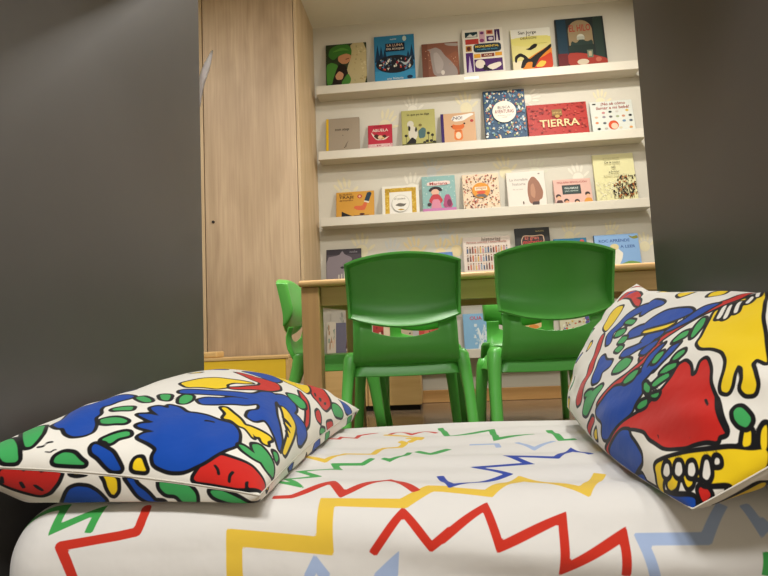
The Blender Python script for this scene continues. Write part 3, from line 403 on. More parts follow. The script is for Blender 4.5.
# ------------------------------------------------------------------ printed cloth: colour fields stored on the mesh, edges cut in the shader
def chaikin(p, n=2, closed=True):
    p = np.array(p, float)
    for _ in range(n):
        if closed:
            q = np.roll(p, -1, 0); p = np.stack([.82*p+.18*q, .18*p+.82*q], 1).reshape(-1, 2)
    return p
def seg_dist(Q, a, b):
    ab = b-a; t = np.clip(((Q-a)@ab)/max(ab@ab, 1e-12), 0, 1); return np.hypot(*(Q-a-t[:, None]*ab).T)
def poly_sdf(Q, poly):
    d = np.full(len(Q), 1e9); ins = np.zeros(len(Q), bool); n = len(poly)
    for i in range(n):
        a, b = poly[i], poly[(i+1) % n]; d = np.minimum(d, seg_dist(Q, a, b))
        if a[1] != b[1]:
            c = ((a[1] > Q[:, 1]) != (b[1] > Q[:, 1])) & (Q[:, 0] < (b[0]-a[0])*(Q[:, 1]-a[1])/(b[1]-a[1])+a[0]); ins ^= c
    return np.where(ins, -d, d)
def art_fields(Q, shapes):
    out = {c: np.full(len(Q), .03) for c in 'rbygk'}; cut = np.full(len(Q), .03)
    for c, pts in shapes:
        p = chaikin(np.array(pts), 2 if len(pts) > 3 else 1); lo, hi = p.min(0)-.02, p.max(0)+.02
        m = ((Q >= lo) & (Q <= hi)).all(1)
        if not m.any(): continue
        s = poly_sdf(Q[m], p)-(.0030 if c in 'rbyg' else 0)
        if c == 'w': cut[m] = np.minimum(cut[m], s-.0035)
        else: out[c][m] = np.minimum(out[c][m], s)
    out['y'] = np.maximum(out['y'], -cut)
    return out
def stroke_poly(p, w):                # outline of a pen stroke with mitred corners and square ends
    p = np.array(p, float); n = len(p); L_, R_ = [], []
    for i in range(n):
        d0 = p[i]-p[i-1] if i else p[1]-p[0]; d1 = p[i+1]-p[i] if i < n-1 else d0
        d0 = d0/np.linalg.norm(d0); d1 = d1/np.linalg.norm(d1); n0 = np.array([-d0[1], d0[0]]); n1 = np.array([-d1[1], d1[0]])
        m = n0+n1; l = np.linalg.norm(m); m = m/l if l > 1e-3 else n0
        k = min(1/max(m@n0, .12), 3.2); L_.append(p[i]+m*k*w/2); R_.append(p[i]-m*k*w/2)
    return np.array(L_+R_[::-1])
CLOTH = dict(r='#C8241C', b='#0B47A8', y='#F2CF1B', g='#3FA65A', l='#9DB6DC', w='#ECE8DE')
def cloth_mat(name, cols, ink, bumpscale=900, CL=None):
    CL = CL or CLOTH
    m = bpy.data.materials.new(name); m.use_nodes = True; nt = m.node_tree; N = nt.nodes; L = nt.links
    b = N['Principled BSDF']; b.inputs['Roughness'].default_value = .85; b.inputs['Specular IOR Level'].default_value = .2
    b.inputs['Sheen Weight'].default_value = .15
    cur = N.new('ShaderNodeRGB'); cur.outputs[0].default_value = lin(CL['w']); cur = cur.outputs[0]; near = None
    def step(sock, edge, w=.0006):
        r = N.new('ShaderNodeMapRange'); r.inputs['From Min'].default_value = edge-w; r.inputs['From Max'].default_value = edge+w
        r.inputs['To Min'].default_value = 1; r.inputs['To Max'].default_value = 0; L.new(sock, r.inputs['Value']); return r.outputs[0]
    def over(cur, fac, col):
        mx = N.new('ShaderNodeMix'); mx.data_type = 'RGBA'; L.new(fac, mx.inputs[0]); L.new(cur, mx.inputs[6]); mx.inputs[7].default_value = col; return mx.outputs[2]
    for c in cols:
        a = N.new('ShaderNodeAttribute'); a.attribute_name = 'print_'+c
        cur = over(cur, step(a.outputs['Fac'], 0), lin(CL[c]))
        if ink:
            ab = N.new('ShaderNodeMath'); ab.operation = 'ABSOLUTE'; L.new(a.outputs['Fac'], ab.inputs[0])
            cur = over(cur, step(ab.outputs[0], ink), lin('#0E0D10'))
    if ink:
        a = N.new('ShaderNodeAttribute'); a.attribute_name = 'print_k'; cur = over(cur, step(a.outputs['Fac'], 0), lin('#0E0D10'))
    L.new(cur, b.inputs['Base Color'])
    tc = N.new('ShaderNodeTexCoord'); n1 = N.new('ShaderNodeTexNoise'); n1.inputs['Scale'].default_value = 14; n1.inputs['Detail'].default_value = 3; L.new(tc.outputs['Object'], n1.inputs['Vector'])
    n2 = N.new('ShaderNodeTexNoise'); n2.inputs['Scale'].default_value = bumpscale; L.new(tc.outputs['Object'], n2.inputs['Vector'])
    b1 = N.new('ShaderNodeBump'); b1.inputs['Strength'].default_value = .35; b1.inputs['Distance'].default_value = .01; L.new(n1.outputs['Fac'], b1.inputs['Height'])
    b2 = N.new('ShaderNodeBump'); b2.inputs['Strength'].default_value = .15; b2.inputs['Distance'].default_value = .0006; L.new(n2.outputs['Fac'], b2.inputs['Height']); L.new(b1.outputs[0], b2.inputs['Normal'])
    L.new(b2.outputs[0], b.inputs['Normal']); return m
def set_attr(me, name, arr):
    a = me.attributes.new(name, 'FLOAT', 'POINT'); a.data.foreach_set('value', np.ascontiguousarray(arr, dtype=np.float32))
M_DOODLE = cloth_mat('doodle_print_cotton', 'rbyg', .0027); M_SHEETC = cloth_mat('zigzag_print_sheet', 'lyrgb', 0, 900, dict(r='#C4301F', b='#1F3FA0', y='#E0BC40', g='#3E9E4C', l='#A3B6D8', w='#DDDAD5'))
def far_only(shapes, lo, hi, keep, seed):      # fill the hidden rest of a face with loose blobs that stay clear of the drawn ones
    g = random.Random(seed); pts = np.array([q for c, p in shapes for q in p]) if shapes else np.zeros((0, 2)); out = []
    for i in range(keep):
        cc = np.array([g.uniform(lo[0], hi[0]), g.uniform(lo[1], hi[1])]); rad = g.uniform(.014, .055); k = g.randint(5, 9); st = g.uniform(.5, 1.6)
        a = np.array([(cc[0]+rad*st*g.uniform(.5, 1)*math.cos(2*math.pi*j/k), cc[1]+rad*g.uniform(.5, 1)*math.sin(2*math.pi*j/k)) for j in range(k)])
        if len(pts) == 0 or np.hypot(*(pts-cc).T).min() > rad*max(1, st)+.014: out.append((g.choice('rbyg'), a)); pts = np.vstack([pts, a])
    return out
def make_pillow(name, P, art0, art1, label, seed):
    nu, nv = 301, 201
    A, a0, b0 = pillow_grid(P, 0, nu, nv); B, a1, b1 = pillow_grid(P, 1, nu, nv); edge = np.zeros((nu, nv), bool); edge[0] = edge[-1] = True; edge[:, 0] = edge[:, -1] = True
    ia = np.arange(nu*nv).reshape(nu, nv); ib = ia.copy(); ib[~edge] = nu*nv+np.arange((~edge).sum())
    qa = np.stack([ia[:-1, :-1], ia[1:, :-1], ia[1:, 1:], ia[:-1, 1:]], -1).reshape(-1, 4)
    qb = np.stack([ib[:-1, :-1], ib[:-1, 1:], ib[1:, 1:], ib[1:, :-1]], -1).reshape(-1, 4)
    org = np.array(P['na'])*.25+np.array(P['nb'])*.25+np.array(P['fa'])*.25+np.array(P['fb'])*.25; org[2] = P['floor']
    VV = np.concatenate([A.reshape(-1, 3), B[~edge]])-org
    me = bpy.data.meshes.new('pillow_cover'); fill_mesh(me, VV, np.concatenate([qa, qb]))
    bm = bmesh.new(); bm.from_mesh(me); bmesh.ops.recalc_face_normals(bm, faces=bm.faces); bm.to_mesh(me); bm.free()
    Q0 = np.stack([a0, b0], -1).reshape(-1, 2); Q1 = np.stack([a1, b1], -1).reshape(-1, 2); ne = ~edge.ravel()
    f0 = art_fields(Q0, art0+far_only(art0, Q0.min(0), Q0.max(0), 600, seed)); f1 = art_fields(Q1, art1+far_only(art1, Q1.min(0), Q1.max(0), 600, seed+7))
    # the print of each face is kept per face corner side: the seam row belongs to the upper face
    for c in 'rbygk': set_attr(me, 'print_'+c, np.concatenate([f0[c], f1[c][ne]]))
    t = thing(name, label, 'pillow', tuple(org)); link('pillow_cover', me, t, [M_DOODLE], True)
    # seam cord round the rim
    ring = np.concatenate([A[:, 0], A[-1, 1:], A[::-1, -1][1:], A[0, ::-1][1:-1]])[::3]-org
    cu = bpy.data.curves.new('seam', 'CURVE'); cu.dimensions = '3D'; cu.bevel_depth = .0011; cu.bevel_resolution = 1
    sp = cu.splines.new('POLY'); sp.points.add(len(ring)-1); sp.use_cyclic_u = True
    for p, q in zip(sp.points, ring): p.co = (*q, 1)
    tmp = bpy.data.objects.new('tmp', cu); COL.objects.link(tmp); me2 = bpy.data.meshes.new_from_object(tmp.evaluated_get(bpy.context.evaluated_depsgraph_get()))
    bpy.data.objects.remove(tmp); link('seam', me2, t, [mat('seam_thread', '#D9D4C8', .85)], True)
    return t
make_pillow('pillow', PILLOW_L, ART_L0, ART_L1, 'doodle-print pillow lying flat along the left dark board', 3)
make_pillow('pillow', PILLOW_R, ART_R0, ART_R1, 'doodle-print pillow propped up against the right dark board', 11)

# ------------------------------------------------------------------ mattress with the zigzag sheet
S0, S1, T0, T1 = MX0-.13, MX1+.13, MY0-.13, MY1+.13
S, T = np.meshgrid(np.linspace(S0, S1, 380), np.linspace(T0, T1, 300), indexing='ij'); mp = mattress_pt(S, T); org = np.array([-.01, 1.04, 0.0])
me = grid_mesh('fitted_sheet', mp-org); Q = np.stack([S, T], -1).reshape(-1, 2)
fl = {c: np.full(len(Q), .03) for c in 'lyrgb'}
for c, wd_, pts in SHEET:
    if wd_ < 0:
        s = np.full(len(Q), 1e9)
        for a, b in zip(pts[:-1], pts[1:]): s = np.minimum(s, seg_dist(Q, np.array(a), np.array(b)))
        fl[c] = np.minimum(fl[c], s+wd_*.5); continue
    p = stroke_poly(pts, wd_); lo, hi = p.min(0)-.02, p.max(0)+.02; m = ((Q >= lo) & (Q <= hi)).all(1)
    fl[c][m] = np.minimum(fl[c][m], poly_sdf(Q[m], p))
for c in 'lyrgb': set_attr(me, 'print_'+c, np.minimum(fl[c], .03))
bed = thing('mattress', 'low mattress with a white sheet printed in coloured zigzags', 'mattress', tuple(org))
link('fitted_sheet', me, bed, [M_SHEETC], True)
box('core', MX0+.012-org[0], MX1-.012-org[0], MY0+.012-org[1], MY1-.012-org[1], .045, ZB-.075, mat('mattress_foam', '#D8D4CA', .9), bed, .02, 2)
struct(box('floor_nook_base', -.62, .554, .72, 1.37, .001, .044, M_PANEL), 'dark base board the mattress lies on')

# ------------------------------------------------------------------ table
tb = thing('table', 'low beech wood table with square legs behind the green chairs', 'table', (-.495, 2.05, 0))
TW, TD, TI = 1.72, .58, .085                  # the far side is a little shorter than the near one
def prism(name, pts, z0, z1, m, parent, bev=0, seg=2):
    bm = bmesh.new(); a = [bm.verts.new((x, y, z0)) for x, y in pts]; b = [bm.verts.new((x, y, z1)) for x, y in pts]; n = len(pts)
    bm.faces.new(a[::-1]); bm.faces.new(b)
    for k in range(n): bm.faces.new((a[k], a[(k+1) % n], b[(k+1) % n], b[k]))
    bmesh.ops.recalc_face_normals(bm, faces=bm.faces)
    if bev: bmesh.ops.bevel(bm, geom=list(bm.edges), offset=bev, segments=seg, affect='EDGES', profile=.5)
    return from_bm(name, bm, m, parent)
prism('table_top', [(0, 0), (TW, 0), (TW-TI, TD), (TI, TD)], .616, .640, M_BEECH, tb, .010, 4)
box('apron', .078, TW-.078, .032, .052, .546, .6155, M_BEECH, tb, .002, 1); box('apron', TI+.078, TW-TI-.078, TD-.052, TD-.032, .546, .6155, M_BEECH, tb, .002, 1)
for s in (0, 1):
    q = [(.034, .081), (.054, .081), (TI+.046, TD-.081), (TI+.026, TD-.081)]
    prism('apron', [(TW-x, y) for x, y in q] if s else q, .546, .6155, M_BEECH, tb, .002, 1)
for x, y in ((.009, .012), (TW-.077, .012), (TI+.009, TD-.08), (TW-TI-.077, TD-.08)): box('leg', x, x+.068, y, y+.068, .001, .6155, M_BEECHV, tb, .006, 3)

# ------------------------------------------------------------------ green plastic chairs
def loft(bm, secs, n=16, pw=4.0):
    """rounded-rectangle sections (cx, cy, z, wx, wy)"""
    rings = []
    for cx, cy, z, wx, wy in secs:
        ring = []
        for i in range(n):
            t = 2*math.pi*(i+.5)/n; c, s = math.cos(t), math.sin(t); k = (abs(c)**pw+abs(s)**pw)**(-1/pw)
            ring.append(bm.verts.new((cx+wx*k*c, cy+wy*k*s, z)))
        rings.append(ring)
    for a, b in zip(rings[:-1], rings[1:]):
        for i in range(n): bm.faces.new((a[i], a[(i+1) % n], b[(i+1) % n], b[i]))
    bm.faces.new(rings[0][::-1]); bm.faces.new(rings[-1])
def sstep(x, a, b): t = np.clip((x-a)/(b-a), 0, 1); return t*t*(3-2*t)
def shell(name, P, thick, parent, keep=None):
    n, m = P.shape[:2]; bm = bmesh.new(); vs = [[bm.verts.new(P[i, j]) for j in range(m)] for i in range(n)]
    for i in range(n-1):
        for j in range(m-1):
            if keep is None or keep(i, j): bm.faces.new((vs[i][j], vs[i+1][j], vs[i+1][j+1], vs[i][j+1]))
    bmesh.ops.delete(bm, geom=[v for v in bm.verts if not v.link_faces], context='VERTS')
    bmesh.ops.recalc_face_normals(bm, faces=bm.faces)
    bmesh.ops.solidify(bm, geom=list(bm.faces), thickness=thick)
    bmesh.ops.recalc_face_normals(bm, faces=bm.faces)
    o = from_bm(name, bm, M_GREEN, parent, True)
    md = o.modifiers.new('soften', 'BEVEL'); md.width = .0024; md.segments = 3; md.limit_method = 'ANGLE'; md.angle_limit = R(50)
    return o
def make_chair(label):
    c = thing('child_chair', label, 'chair', (0, 0, 0), 0, 'green plastic child chairs round the table')
    # backrest: a dished panel whose rim turns back
    a = np.concatenate([np.linspace(-1, -.90, 9)[:-1], np.linspace(-.90, .90, 23), np.linspace(.90, 1, 9)[1:]])
    b = np.concatenate([np.linspace(0, .46, 16)[:-1], np.linspace(.46, .90, 8)[:-1], np.linspace(.90, 1, 7)])
    A, B = np.meshgrid(a, b, indexing='ij')
    zt = .650+.026*(1-A**2)-.004*np.abs(A)**8; zb = .482-.034*(1-A**2)
    X = A*(.171+.006*B); Z = zb+(zt-zb)*B
    ex = np.clip((np.abs(A)-.93)/.07, 0, 1); ex = 1-np.sqrt(1-ex**2*.999); et = np.clip((B-.93)/.07, 0, 1); et = 1-np.sqrt(1-et**2*.999); eb = np.clip(1-B/.46, 0, 1)
    dish = np.clip(1-np.maximum(ex, et), 0, 1)
    Y = .044*dish-.048*eb**2*(1-ex*.8)+.014*A**2-(B-.5)*.032+.006
    shell('backrest', np.stack([X, Y, Z], -1), .0075, c)
    # lower back with the grip slot, running down into the seat
    rows = [(.478, .046), (.466, .042), (.454, .038), (.440, .034), (.415, .034), (.39, .040), (.37, .050), (.352, .066), (.338, .088), (.331, .115)]
    a = np.concatenate([np.linspace(-1, -.64, 8)[:-1], np.linspace(-.64, .64, 17), np.linspace(.64, 1, 8)[1:]])
    P = np.zeros((len(rows), len(a), 3))
    for i, (z, y) in enumerate(rows):
        hw = .158+.006*max(0, (.42-z)/.1)
        dz = -.020*np.clip(1-(a/.64)**2, 0, 1)*(1 if i == 3 else (.6 if i == 4 else .3 if i == 5 else 0))
        P[i, :, 0] = a*hw; P[i, :, 1] = y+.012*a**2*(1 if i < 7 else .4)-.014*sstep(np.abs(a), .86, 1.0); P[i, :, 2] = z+dz
    shell('lower_back', P, .0055, c, lambda i, j: not (i < 3 and 7 <= j < 23))
    # seat pan with turned-down skirt
    nx, ny = 21, 21; A, B = np.meshgrid(np.linspace(-1, 1, nx), np.linspace(-1, 1, ny), indexing='ij')
    k = np.maximum(np.abs(A), np.abs(B)); sk = sstep(k, .80, 1.0)
    X = A*.168; Y = .235+B*.150; Z = .362+.006*np.abs(A)**3*(1-sk)-.004*(1-A**2)-.010*sstep(B, .3, 1)-.058*sk**1.6
    X = X*(1+.02*sk); shell('seat', np.stack([X, Y, Z], -1), .005, c)
    for s in (-1, 1):
        bm = bmesh.new(); loft(bm, [(s*.197, -.01, .001, .0145, .0165), (s*.192, .025, .12, .0155, .018), (s*.186, .062, .25, .0165, .021), (s*.179, .086, .325, .019, .027), (s*.174, .094, .362, .020, .030), (s*.170, .097, .374, .017, .026), (s*.169, .098, .378, .010, .018)])
        bmesh.ops.recalc_face_normals(bm, faces=bm.faces); from_bm('leg', bm, M_GREEN, c, True)
        bm = bmesh.new(); loft(bm, [(s*.186, .402, .001, .0145, .0165), (s*.176, .385, .12, .016, .018), (s*.166, .368, .24, .018, .022), (s*.158, .355, .312, .021, .028), (s*.154, .35, .335, .018, .024)])
        bmesh.ops.recalc_face_normals(bm, faces=bm.faces); from_bm('leg', bm, M_GREEN, c, True)
    return c
def copy_thing(o, loc, rz, label):
    n = o.copy(); COL.objects.link(n); n.location = loc; n.rotation_euler = (0, 0, rz); n['label'] = label
    for ch in list(o.children):
        k = ch.copy(); COL.objects.link(k); k.parent = n
        for g in list(ch.children): q = g.copy(); COL.objects.link(q); q.parent = k
    return n
c0 = make_chair('green plastic child chair, left of the two with their backs to the bed')
c0.location = (-.0925, 1.72, 0); c0.rotation_euler = (0, 0, R(4))
copy_thing(c0, (.353, 1.685, 0), R(7), 'green plastic child chair partly behind the right pillow, back to the bed')
copy_thing(c0, (-.615, 2.33, 0), R(-88), 'bright green plastic child chair at the left end of the table, seen side-on')
copy_thing(c0, (-.078, 2.98, 0), R(180), 'green plastic child chair across the table, hidden behind the left front chair')
copy_thing(c0, (.40, 2.87, 0), R(180), 'green plastic child chair across the table, glimpsed between the two front chairs')

# ------------------------------------------------------------------ loose paper at the end of the left board
P = np.zeros((12, 6, 3))
for i in range(12):
    t = i/11; outer = -.628+.038*t; inner = outer-.002-.013*math.sin(math.pi*min(1, t*1.02))**.8
    for j in range(6):
        q = j/5; P[i, j] = (inner+(outer-inner)*q, 1.502+.012*q+.012*t+.004*math.sin(t*8+q*2), 1.085+.165*t)
bm = bmesh.new(); vs = [[bm.verts.new(P[i, j]) for j in range(6)] for i in range(12)]
for i in range(11):
    for j in range(5): bm.faces.new((vs[i][j], vs[i][j+1], vs[i+1][j+1], vs[i+1][j]))
bmesh.ops.solidify(bm, geom=list(bm.faces), thickness=.0004)
tag(from_bm('paper_sheet', bm, mat('paper_lilac_print', '#F1EEF2', .7, .12, 45), None, True), 'curled white paper sheet fixed to the end of the left dark board', 'paper')
# ------------------------------------------------------------------ books
# cover prints: flat shapes in cover coordinates (u right, v up, both 0..1), stacked in thin ink layers
def tone(h, k=.88):                # printed inks on coated paper, a little deeper than screen colours
    return '#'+''.join('%02X' % int(int(h[i:i+2], 16)*k) for i in (1, 3, 5))
def ink(h): return mat('cover_ink', tone(h), .5, .04, 120, 0, .22)
TXT = {}
def text_mesh(s):
    if s not in TXT:
        cu = bpy.data.curves.new('lettering', 'FONT'); cu.body = s; cu.align_x = 'CENTER'; cu.align_y = 'CENTER'; cu.size = 1; cu.offset = .014; cu.resolution_u = 2
        o = bpy.data.objects.new('tmp', cu); COL.objects.link(o); dg = bpy.context.evaluated_depsgraph_get(); dg.update()
        me = bpy.data.meshes.new_from_object(o.evaluated_get(dg)); bpy.data.objects.remove(o); bpy.data.curves.remove(cu)
        V = np.array([v.co[:2] for v in me.vertices]); Fc = [tuple(p.vertices) for p in me.polygons]; bpy.data.meshes.remove(me)
        V = V-(V.min(0)+V.max(0))/2; TXT[s] = (V, Fc, V.max(0)-V.min(0))
    return TXT[s]
def rct(u0, v0, u1, v1, c): return ('p', [(u0, v0), (u1, v0), (u1, v1), (u0, v1)], c)
def ell(cu, cv, ru, rv, c, n=18, a0=0, a1=360, tilt=0):
    ts = [R(a0+(a1-a0)*i/(n if a1-a0 == 360 else n-1)) for i in range(n)]; ca, sa = math.cos(tilt), math.sin(tilt)
    return ('p', [(cu+ru*math.cos(t)*ca-rv*math.sin(t)*sa, cv+ru*math.cos(t)*sa+rv*math.sin(t)*ca) for t in ts], c)
def ply(pts, c, smooth=1): return ('p', [tuple(q) for q in chaikin(pts, smooth)] if smooth else pts, c)
def txt(s, u, v, w, c, h=None, tilt=0): return ('t', s, u, v, w, c, h, tilt)
def scat(seed, n, cols, reg, size, avoid=None):
    g = random.Random(seed); out = []
    for i in range(n):
        u, v = g.uniform(reg[0], reg[2]), g.uniform(reg[1], reg[3])
        if avoid and ((u-avoid[0])/avoid[2])**2+((v-avoid[1])/avoid[3])**2 < 1: continue
        s = size*g.uniform(.5, 1.2); k = g.randint(0, 2); a = g.uniform(0, 3)
        if k == 0: out.append(ell(u, v, s, s*g.uniform(.5, 1), g.choice(cols), 8, tilt=a))
        elif k == 1: out.append(('p', [(u+s*math.cos(a+q)*1.2, v+s*math.sin(a+q)*1.2) for q in (0, 2.1, 4.2)], g.choice(cols)))
        else: out.append(('p', [(u+s*math.cos(a+q), v+s*math.sin(a+q)) for q in (.5, 2.6, 3.64, 5.74)], g.choice(cols)))
    return out
def faces_row(u0, u1, v, n, hair, skin, rv):
    out = []
    for i in range(n):
        u = u0+(u1-u0)*i/max(1, n-1); out += [ell(u, v, .06, rv, hair[i % len(hair)], 12), ell(u, v-.03, .045, rv*.75, skin[i % len(skin)], 12)]
    return out
def make_book(row, xc, w, h, d, cover, label, art, title=(), spine=None, back=.045, zoff=0, push=0):
    sz = SHELF_TOP[row-1]+.0005; th = math.asin(min(.35, back/h))
    t = thing('book', label, 'book', (xc, WY-.004-d*math.cos(th)-back-push, sz), 0, 'picture books shown on the ledges'); t.rotation_euler = (-th, 0, 0)
    x0, x1 = -w/2, w/2; cm = mat('book_cover', tone(cover), .5, .03, 60, 0, .22); bt = .0025
    bm = bmesh.new(); add_box(bm, x0, x1, 0, bt, 0, h); add_box(bm, x0, x1, d-bt, d, 0, h); bmesh.ops.recalc_face_normals(bm, faces=bm.faces); cov = from_bm('cover', bm, cm, t)
    box('spine', x0-.0012, x0+.0015, 0, d, 0, h, mat('book_cover', tone(spine or cover), .5, .03, 60, 0, .22), t)
    box('pages', x0+.002, x1-.003, bt+.0002, d-bt-.0002, .003, h-.003, mat('book_paper', '#EFE8D6', .8, .03, 200), t)
    # the print
    vlow = (.044, .034, .024, .0, .0)[row-1]/h      # the ledge lip covers the foot of the cover, the picture starts above it
    vm = lambda v: 0 if v <= 0 else vlow+(1-vlow)*v
    def emit(name, items, lay0):
        if not items: return
        V, Fc, mi, ml = [], [], [], []
        for k, it in enumerate(items):
            y = -.0003-.00004*(lay0+k); m = ink(it[2] if it[0] == 'p' else it[5])
            if m.name not in [q.name for q in ml]: ml.append(m)
            idx = [q.name for q in ml].index(m.name); n0 = len(V)
            if it[0] == 'p':
                pts = [(min(1, max(0, u)), min(1, max(0, v))) for u, v in it[1]]
                V += [(x0+u*w, y, vm(v)*h) for u, v in pts]; Fc.append(tuple(range(n0, n0+len(pts)))); mi.append(idx)
            else:
                _, s, u, v, tw, c, thh, tilt = it; tv_, tf, dim = text_mesh(s); sc = tw*w/dim[0]; sy = sc if thh is None else thh*h/dim[1]; ca, sa = math.cos(tilt), math.sin(tilt)
                V += [(x0+u*w+(p[0]*sc*ca-p[1]*sy*sa), y, vm(v)*h+(p[0]*sc*sa+p[1]*sy*ca)) for p in tv_]
                for f in tf: Fc.append(tuple(n0+i for i in f)); mi.append(idx)
        me = bpy.data.meshes.new(name); me.from_pydata(V, [], Fc); me.polygons.foreach_set('material_index', mi)
        bm = bmesh.new(); bm.from_mesh(me)
        bmesh.ops.triangulate(bm, faces=[f for f in bm.faces if len(f.verts) > 4])
        for f in bm.faces:
            f.normal_update()
            if f.normal.y > 0: f.normal_flip()
        bm.to_mesh(me); bm.free()
        o = link(name, me, cov, ml)
        if len(items) > 1: o['kind'] = 'stuff'       # flat print, too fine to pick apart
    emit('cover_picture', list(art), 0); emit('title', list(title), len(art)+2)
    return t
K, Wt = '#17141A', '#F2EDE0'
B = make_book
# ---- row 1
B(1, -.508, .272, .346, .012, '#2E3A22', 'book with a sleeping figure in a green headscarf, top ledge, leftmost', [
  ply([(.46, 0), (1, 0), (1, 1), (.60, 1), (.64, .7), (.52, .4)], '#C9B887', 1)]+scat(2, 26, ['#B39F6B', '#DACB9C', '#A8A070'], (.66, .05, .97, .95), .03)+[
  ply([(.05, .72), (.10, .9), (.3, .99), (.55, .98), (.64, .85), (.63, .70), (.5, .76), (.30, .70), (.18, .60)], '#3F7A2C', 2), ply([(.12, .80), (.4, .92), (.6, .82), (.4, .84)], '#5C9A3A', 1),
  ply([(.30, .70), (.5, .76), (.63, .70), (.60, .58), (.52, .50), (.40, .50), (.30, .58)], '#C98D63', 2), ply([(.48, .62), (.58, .64), (.57, .62), (.49, .60)], '#5E3323', 0),
  ply([(.02, 0), (.0, .5), (.14, .56), (.3, .48), (.28, .3), (.12, 0)], '#4D8A35', 2), ply([(.12, .0), (.30, .5), (.48, .48), (.56, .2), (.44, 0)], '#241A14', 2),
  ply([(.22, .22), (.32, .34), (.44, .26), (.40, .12), (.26, .12)], '#D39A72', 2), ply([(.34, .0), (.54, .28), (.62, .12), (.58, 0)], '#4D8A35', 2)], spine='#26301C')
B(1, -.185, .266, .373, .014, '#2E7FA8', 'blue book with a night forest and a ring of animals, top ledge', [
  rct(0, .0, 1, .22, '#3C94BE')]+[ply([(x-.07, .42), (x, .42+hh), (x+.07, .42)], '#14324E', 0) for x, hh in ((.08, .40), (.17, .36), (.26, .30), (.93, .36), (.84, .22))]+[
  ell(.5, .36, .47, .20, '#1B1D26', 24)]+scat(5, 60, ['#C8463A', '#E7E0CE', '#5B86A8', '#A7333A', '#D9D5C6', '#3D5B74'], (.12, .24, .88, .48), .03)+[
  ply([(.62, .42), (.78, .36), (.88, .46), (.93, .52), (.86, .38), (.76, .30)], '#B9C4C6', 1), rct(.28, .64, .76, .82, '#101A2C'), ell(.76, .91, .05, .06, '#BFD3C6', 14), ell(.86, .05, .07, .04, '#15304A', 12)],
  [txt('LA LUNA', .52, .775, .40, '#D9B79A'), txt('DEL BOSQUE', .52, .69, .43, '#E7DCC8'), txt('cuento', .48, .91, .16, '#D7E3E6'), txt('una historia', .5, .04, .4, '#D7E3E6')])
B(1, .115, .238, .296, .010, '#8C5A47', 'brown book showing a big grey bear-like animal, top ledge', [
  rct(.0, 0, .16, 1, '#7A4A3A'), ply([(.55, .55), (1, .75), (1, .3), (.8, .2)], '#9A6048', 1), ply([(.6, .98), (1, .96), (1, .86), (.7, .9)], '#A79A92', 1),
  ply([(.13, .82), (.22, .78), (.24, .5), (.30, .0), (.96, .0), (.94, .2), (.80, .42), (.62, .62), (.52, .80), (.38, .88), (.25, .84)], '#A39791', 2), ply([(.3, .7), (.42, .74), (.6, .4), (.5, .1), (.36, .1)], '#B5AAA3', 2),
  ell(.55, .12, .05, .07, '#E4D9CC', 12)]+scat(6, 10, ['#C79B7E', '#D8B79C'], (.04, .1, .3, .95), .018)+scat(7, 8, ['#C79B7E'], (.7, .3, .97, .8), .018))
B(1, .395, .262, .364, .016, '#EAE3D4', 'white and purple collage book titled MONUMENTAL, top ledge', [
  rct(.07, .82, .38, .94, '#16343B'), ply([(.1, .83), (.2, .90), (.27, .85), (.36, .89), (.36, .83)], '#D8DAD0', 0), rct(.07, .66, .40, .78, '#B33B31'), rct(.42, .68, .56, .95, '#CFA7B4'), ell(.49, .9, .05, .03, '#6A2E6A'), ell(.48, .73, .06, .04, '#8B3B6B'),
  rct(.60, .86, .76, .96, '#CF7A52'), ell(.68, .91, .06, .03, '#8B2C2A'), rct(.60, .70, .78, .82, '#4A2260'), ell(.70, .76, .06, .035, '#D9CBD6'), rct(.80, .70, .93, .96, '#3B1B52'), ply([(.83, .7), (.86, .94), (.89, .7)], '#E3D7D9', 0),
  rct(.07, .50, .22, .63, '#B98532'), ell(.145, .565, .05, .05, '#5B2A1E'), rct(.06, .03, .24, .47, '#4C2069'), ply([(.1, .03), (.15, .40), (.2, .03)], '#CDBBD6', 0),
  ply([(.26, .50), (.26, .62), (.32, .66), (.88, .66), (.94, .62), (.94, .50), (.88, .46), (.32, .46)], '#1C3340', 1), rct(.26, .34, .42, .43, '#E0A02F'), rct(.44, .35, .76, .43, '#7D2E25'), rct(.78, .36, .95, .44, '#E0A02F'),
  rct(.26, .03, .95, .31, '#4B2263'), ell(.40, .20, .12, .10, '#E8DDCB'), ply([(.5, .04), (.6, .16), (.75, .2), (.9, .22), (.92, .14), (.75, .06)], '#EADFCE', 1), ply([(.5, .2), (.62, .08), (.7, .06), (.6, .04), (.45, .06)], '#1A1418', 1)],
  [txt('MONUMENTAL', .60, .595, .58, '#E9C64B'), txt('maravillas del mundo', .6, .53, .5, '#5FA7C4'), txt('ATLAS', .60, .39, .2, '#F0DDBC')])
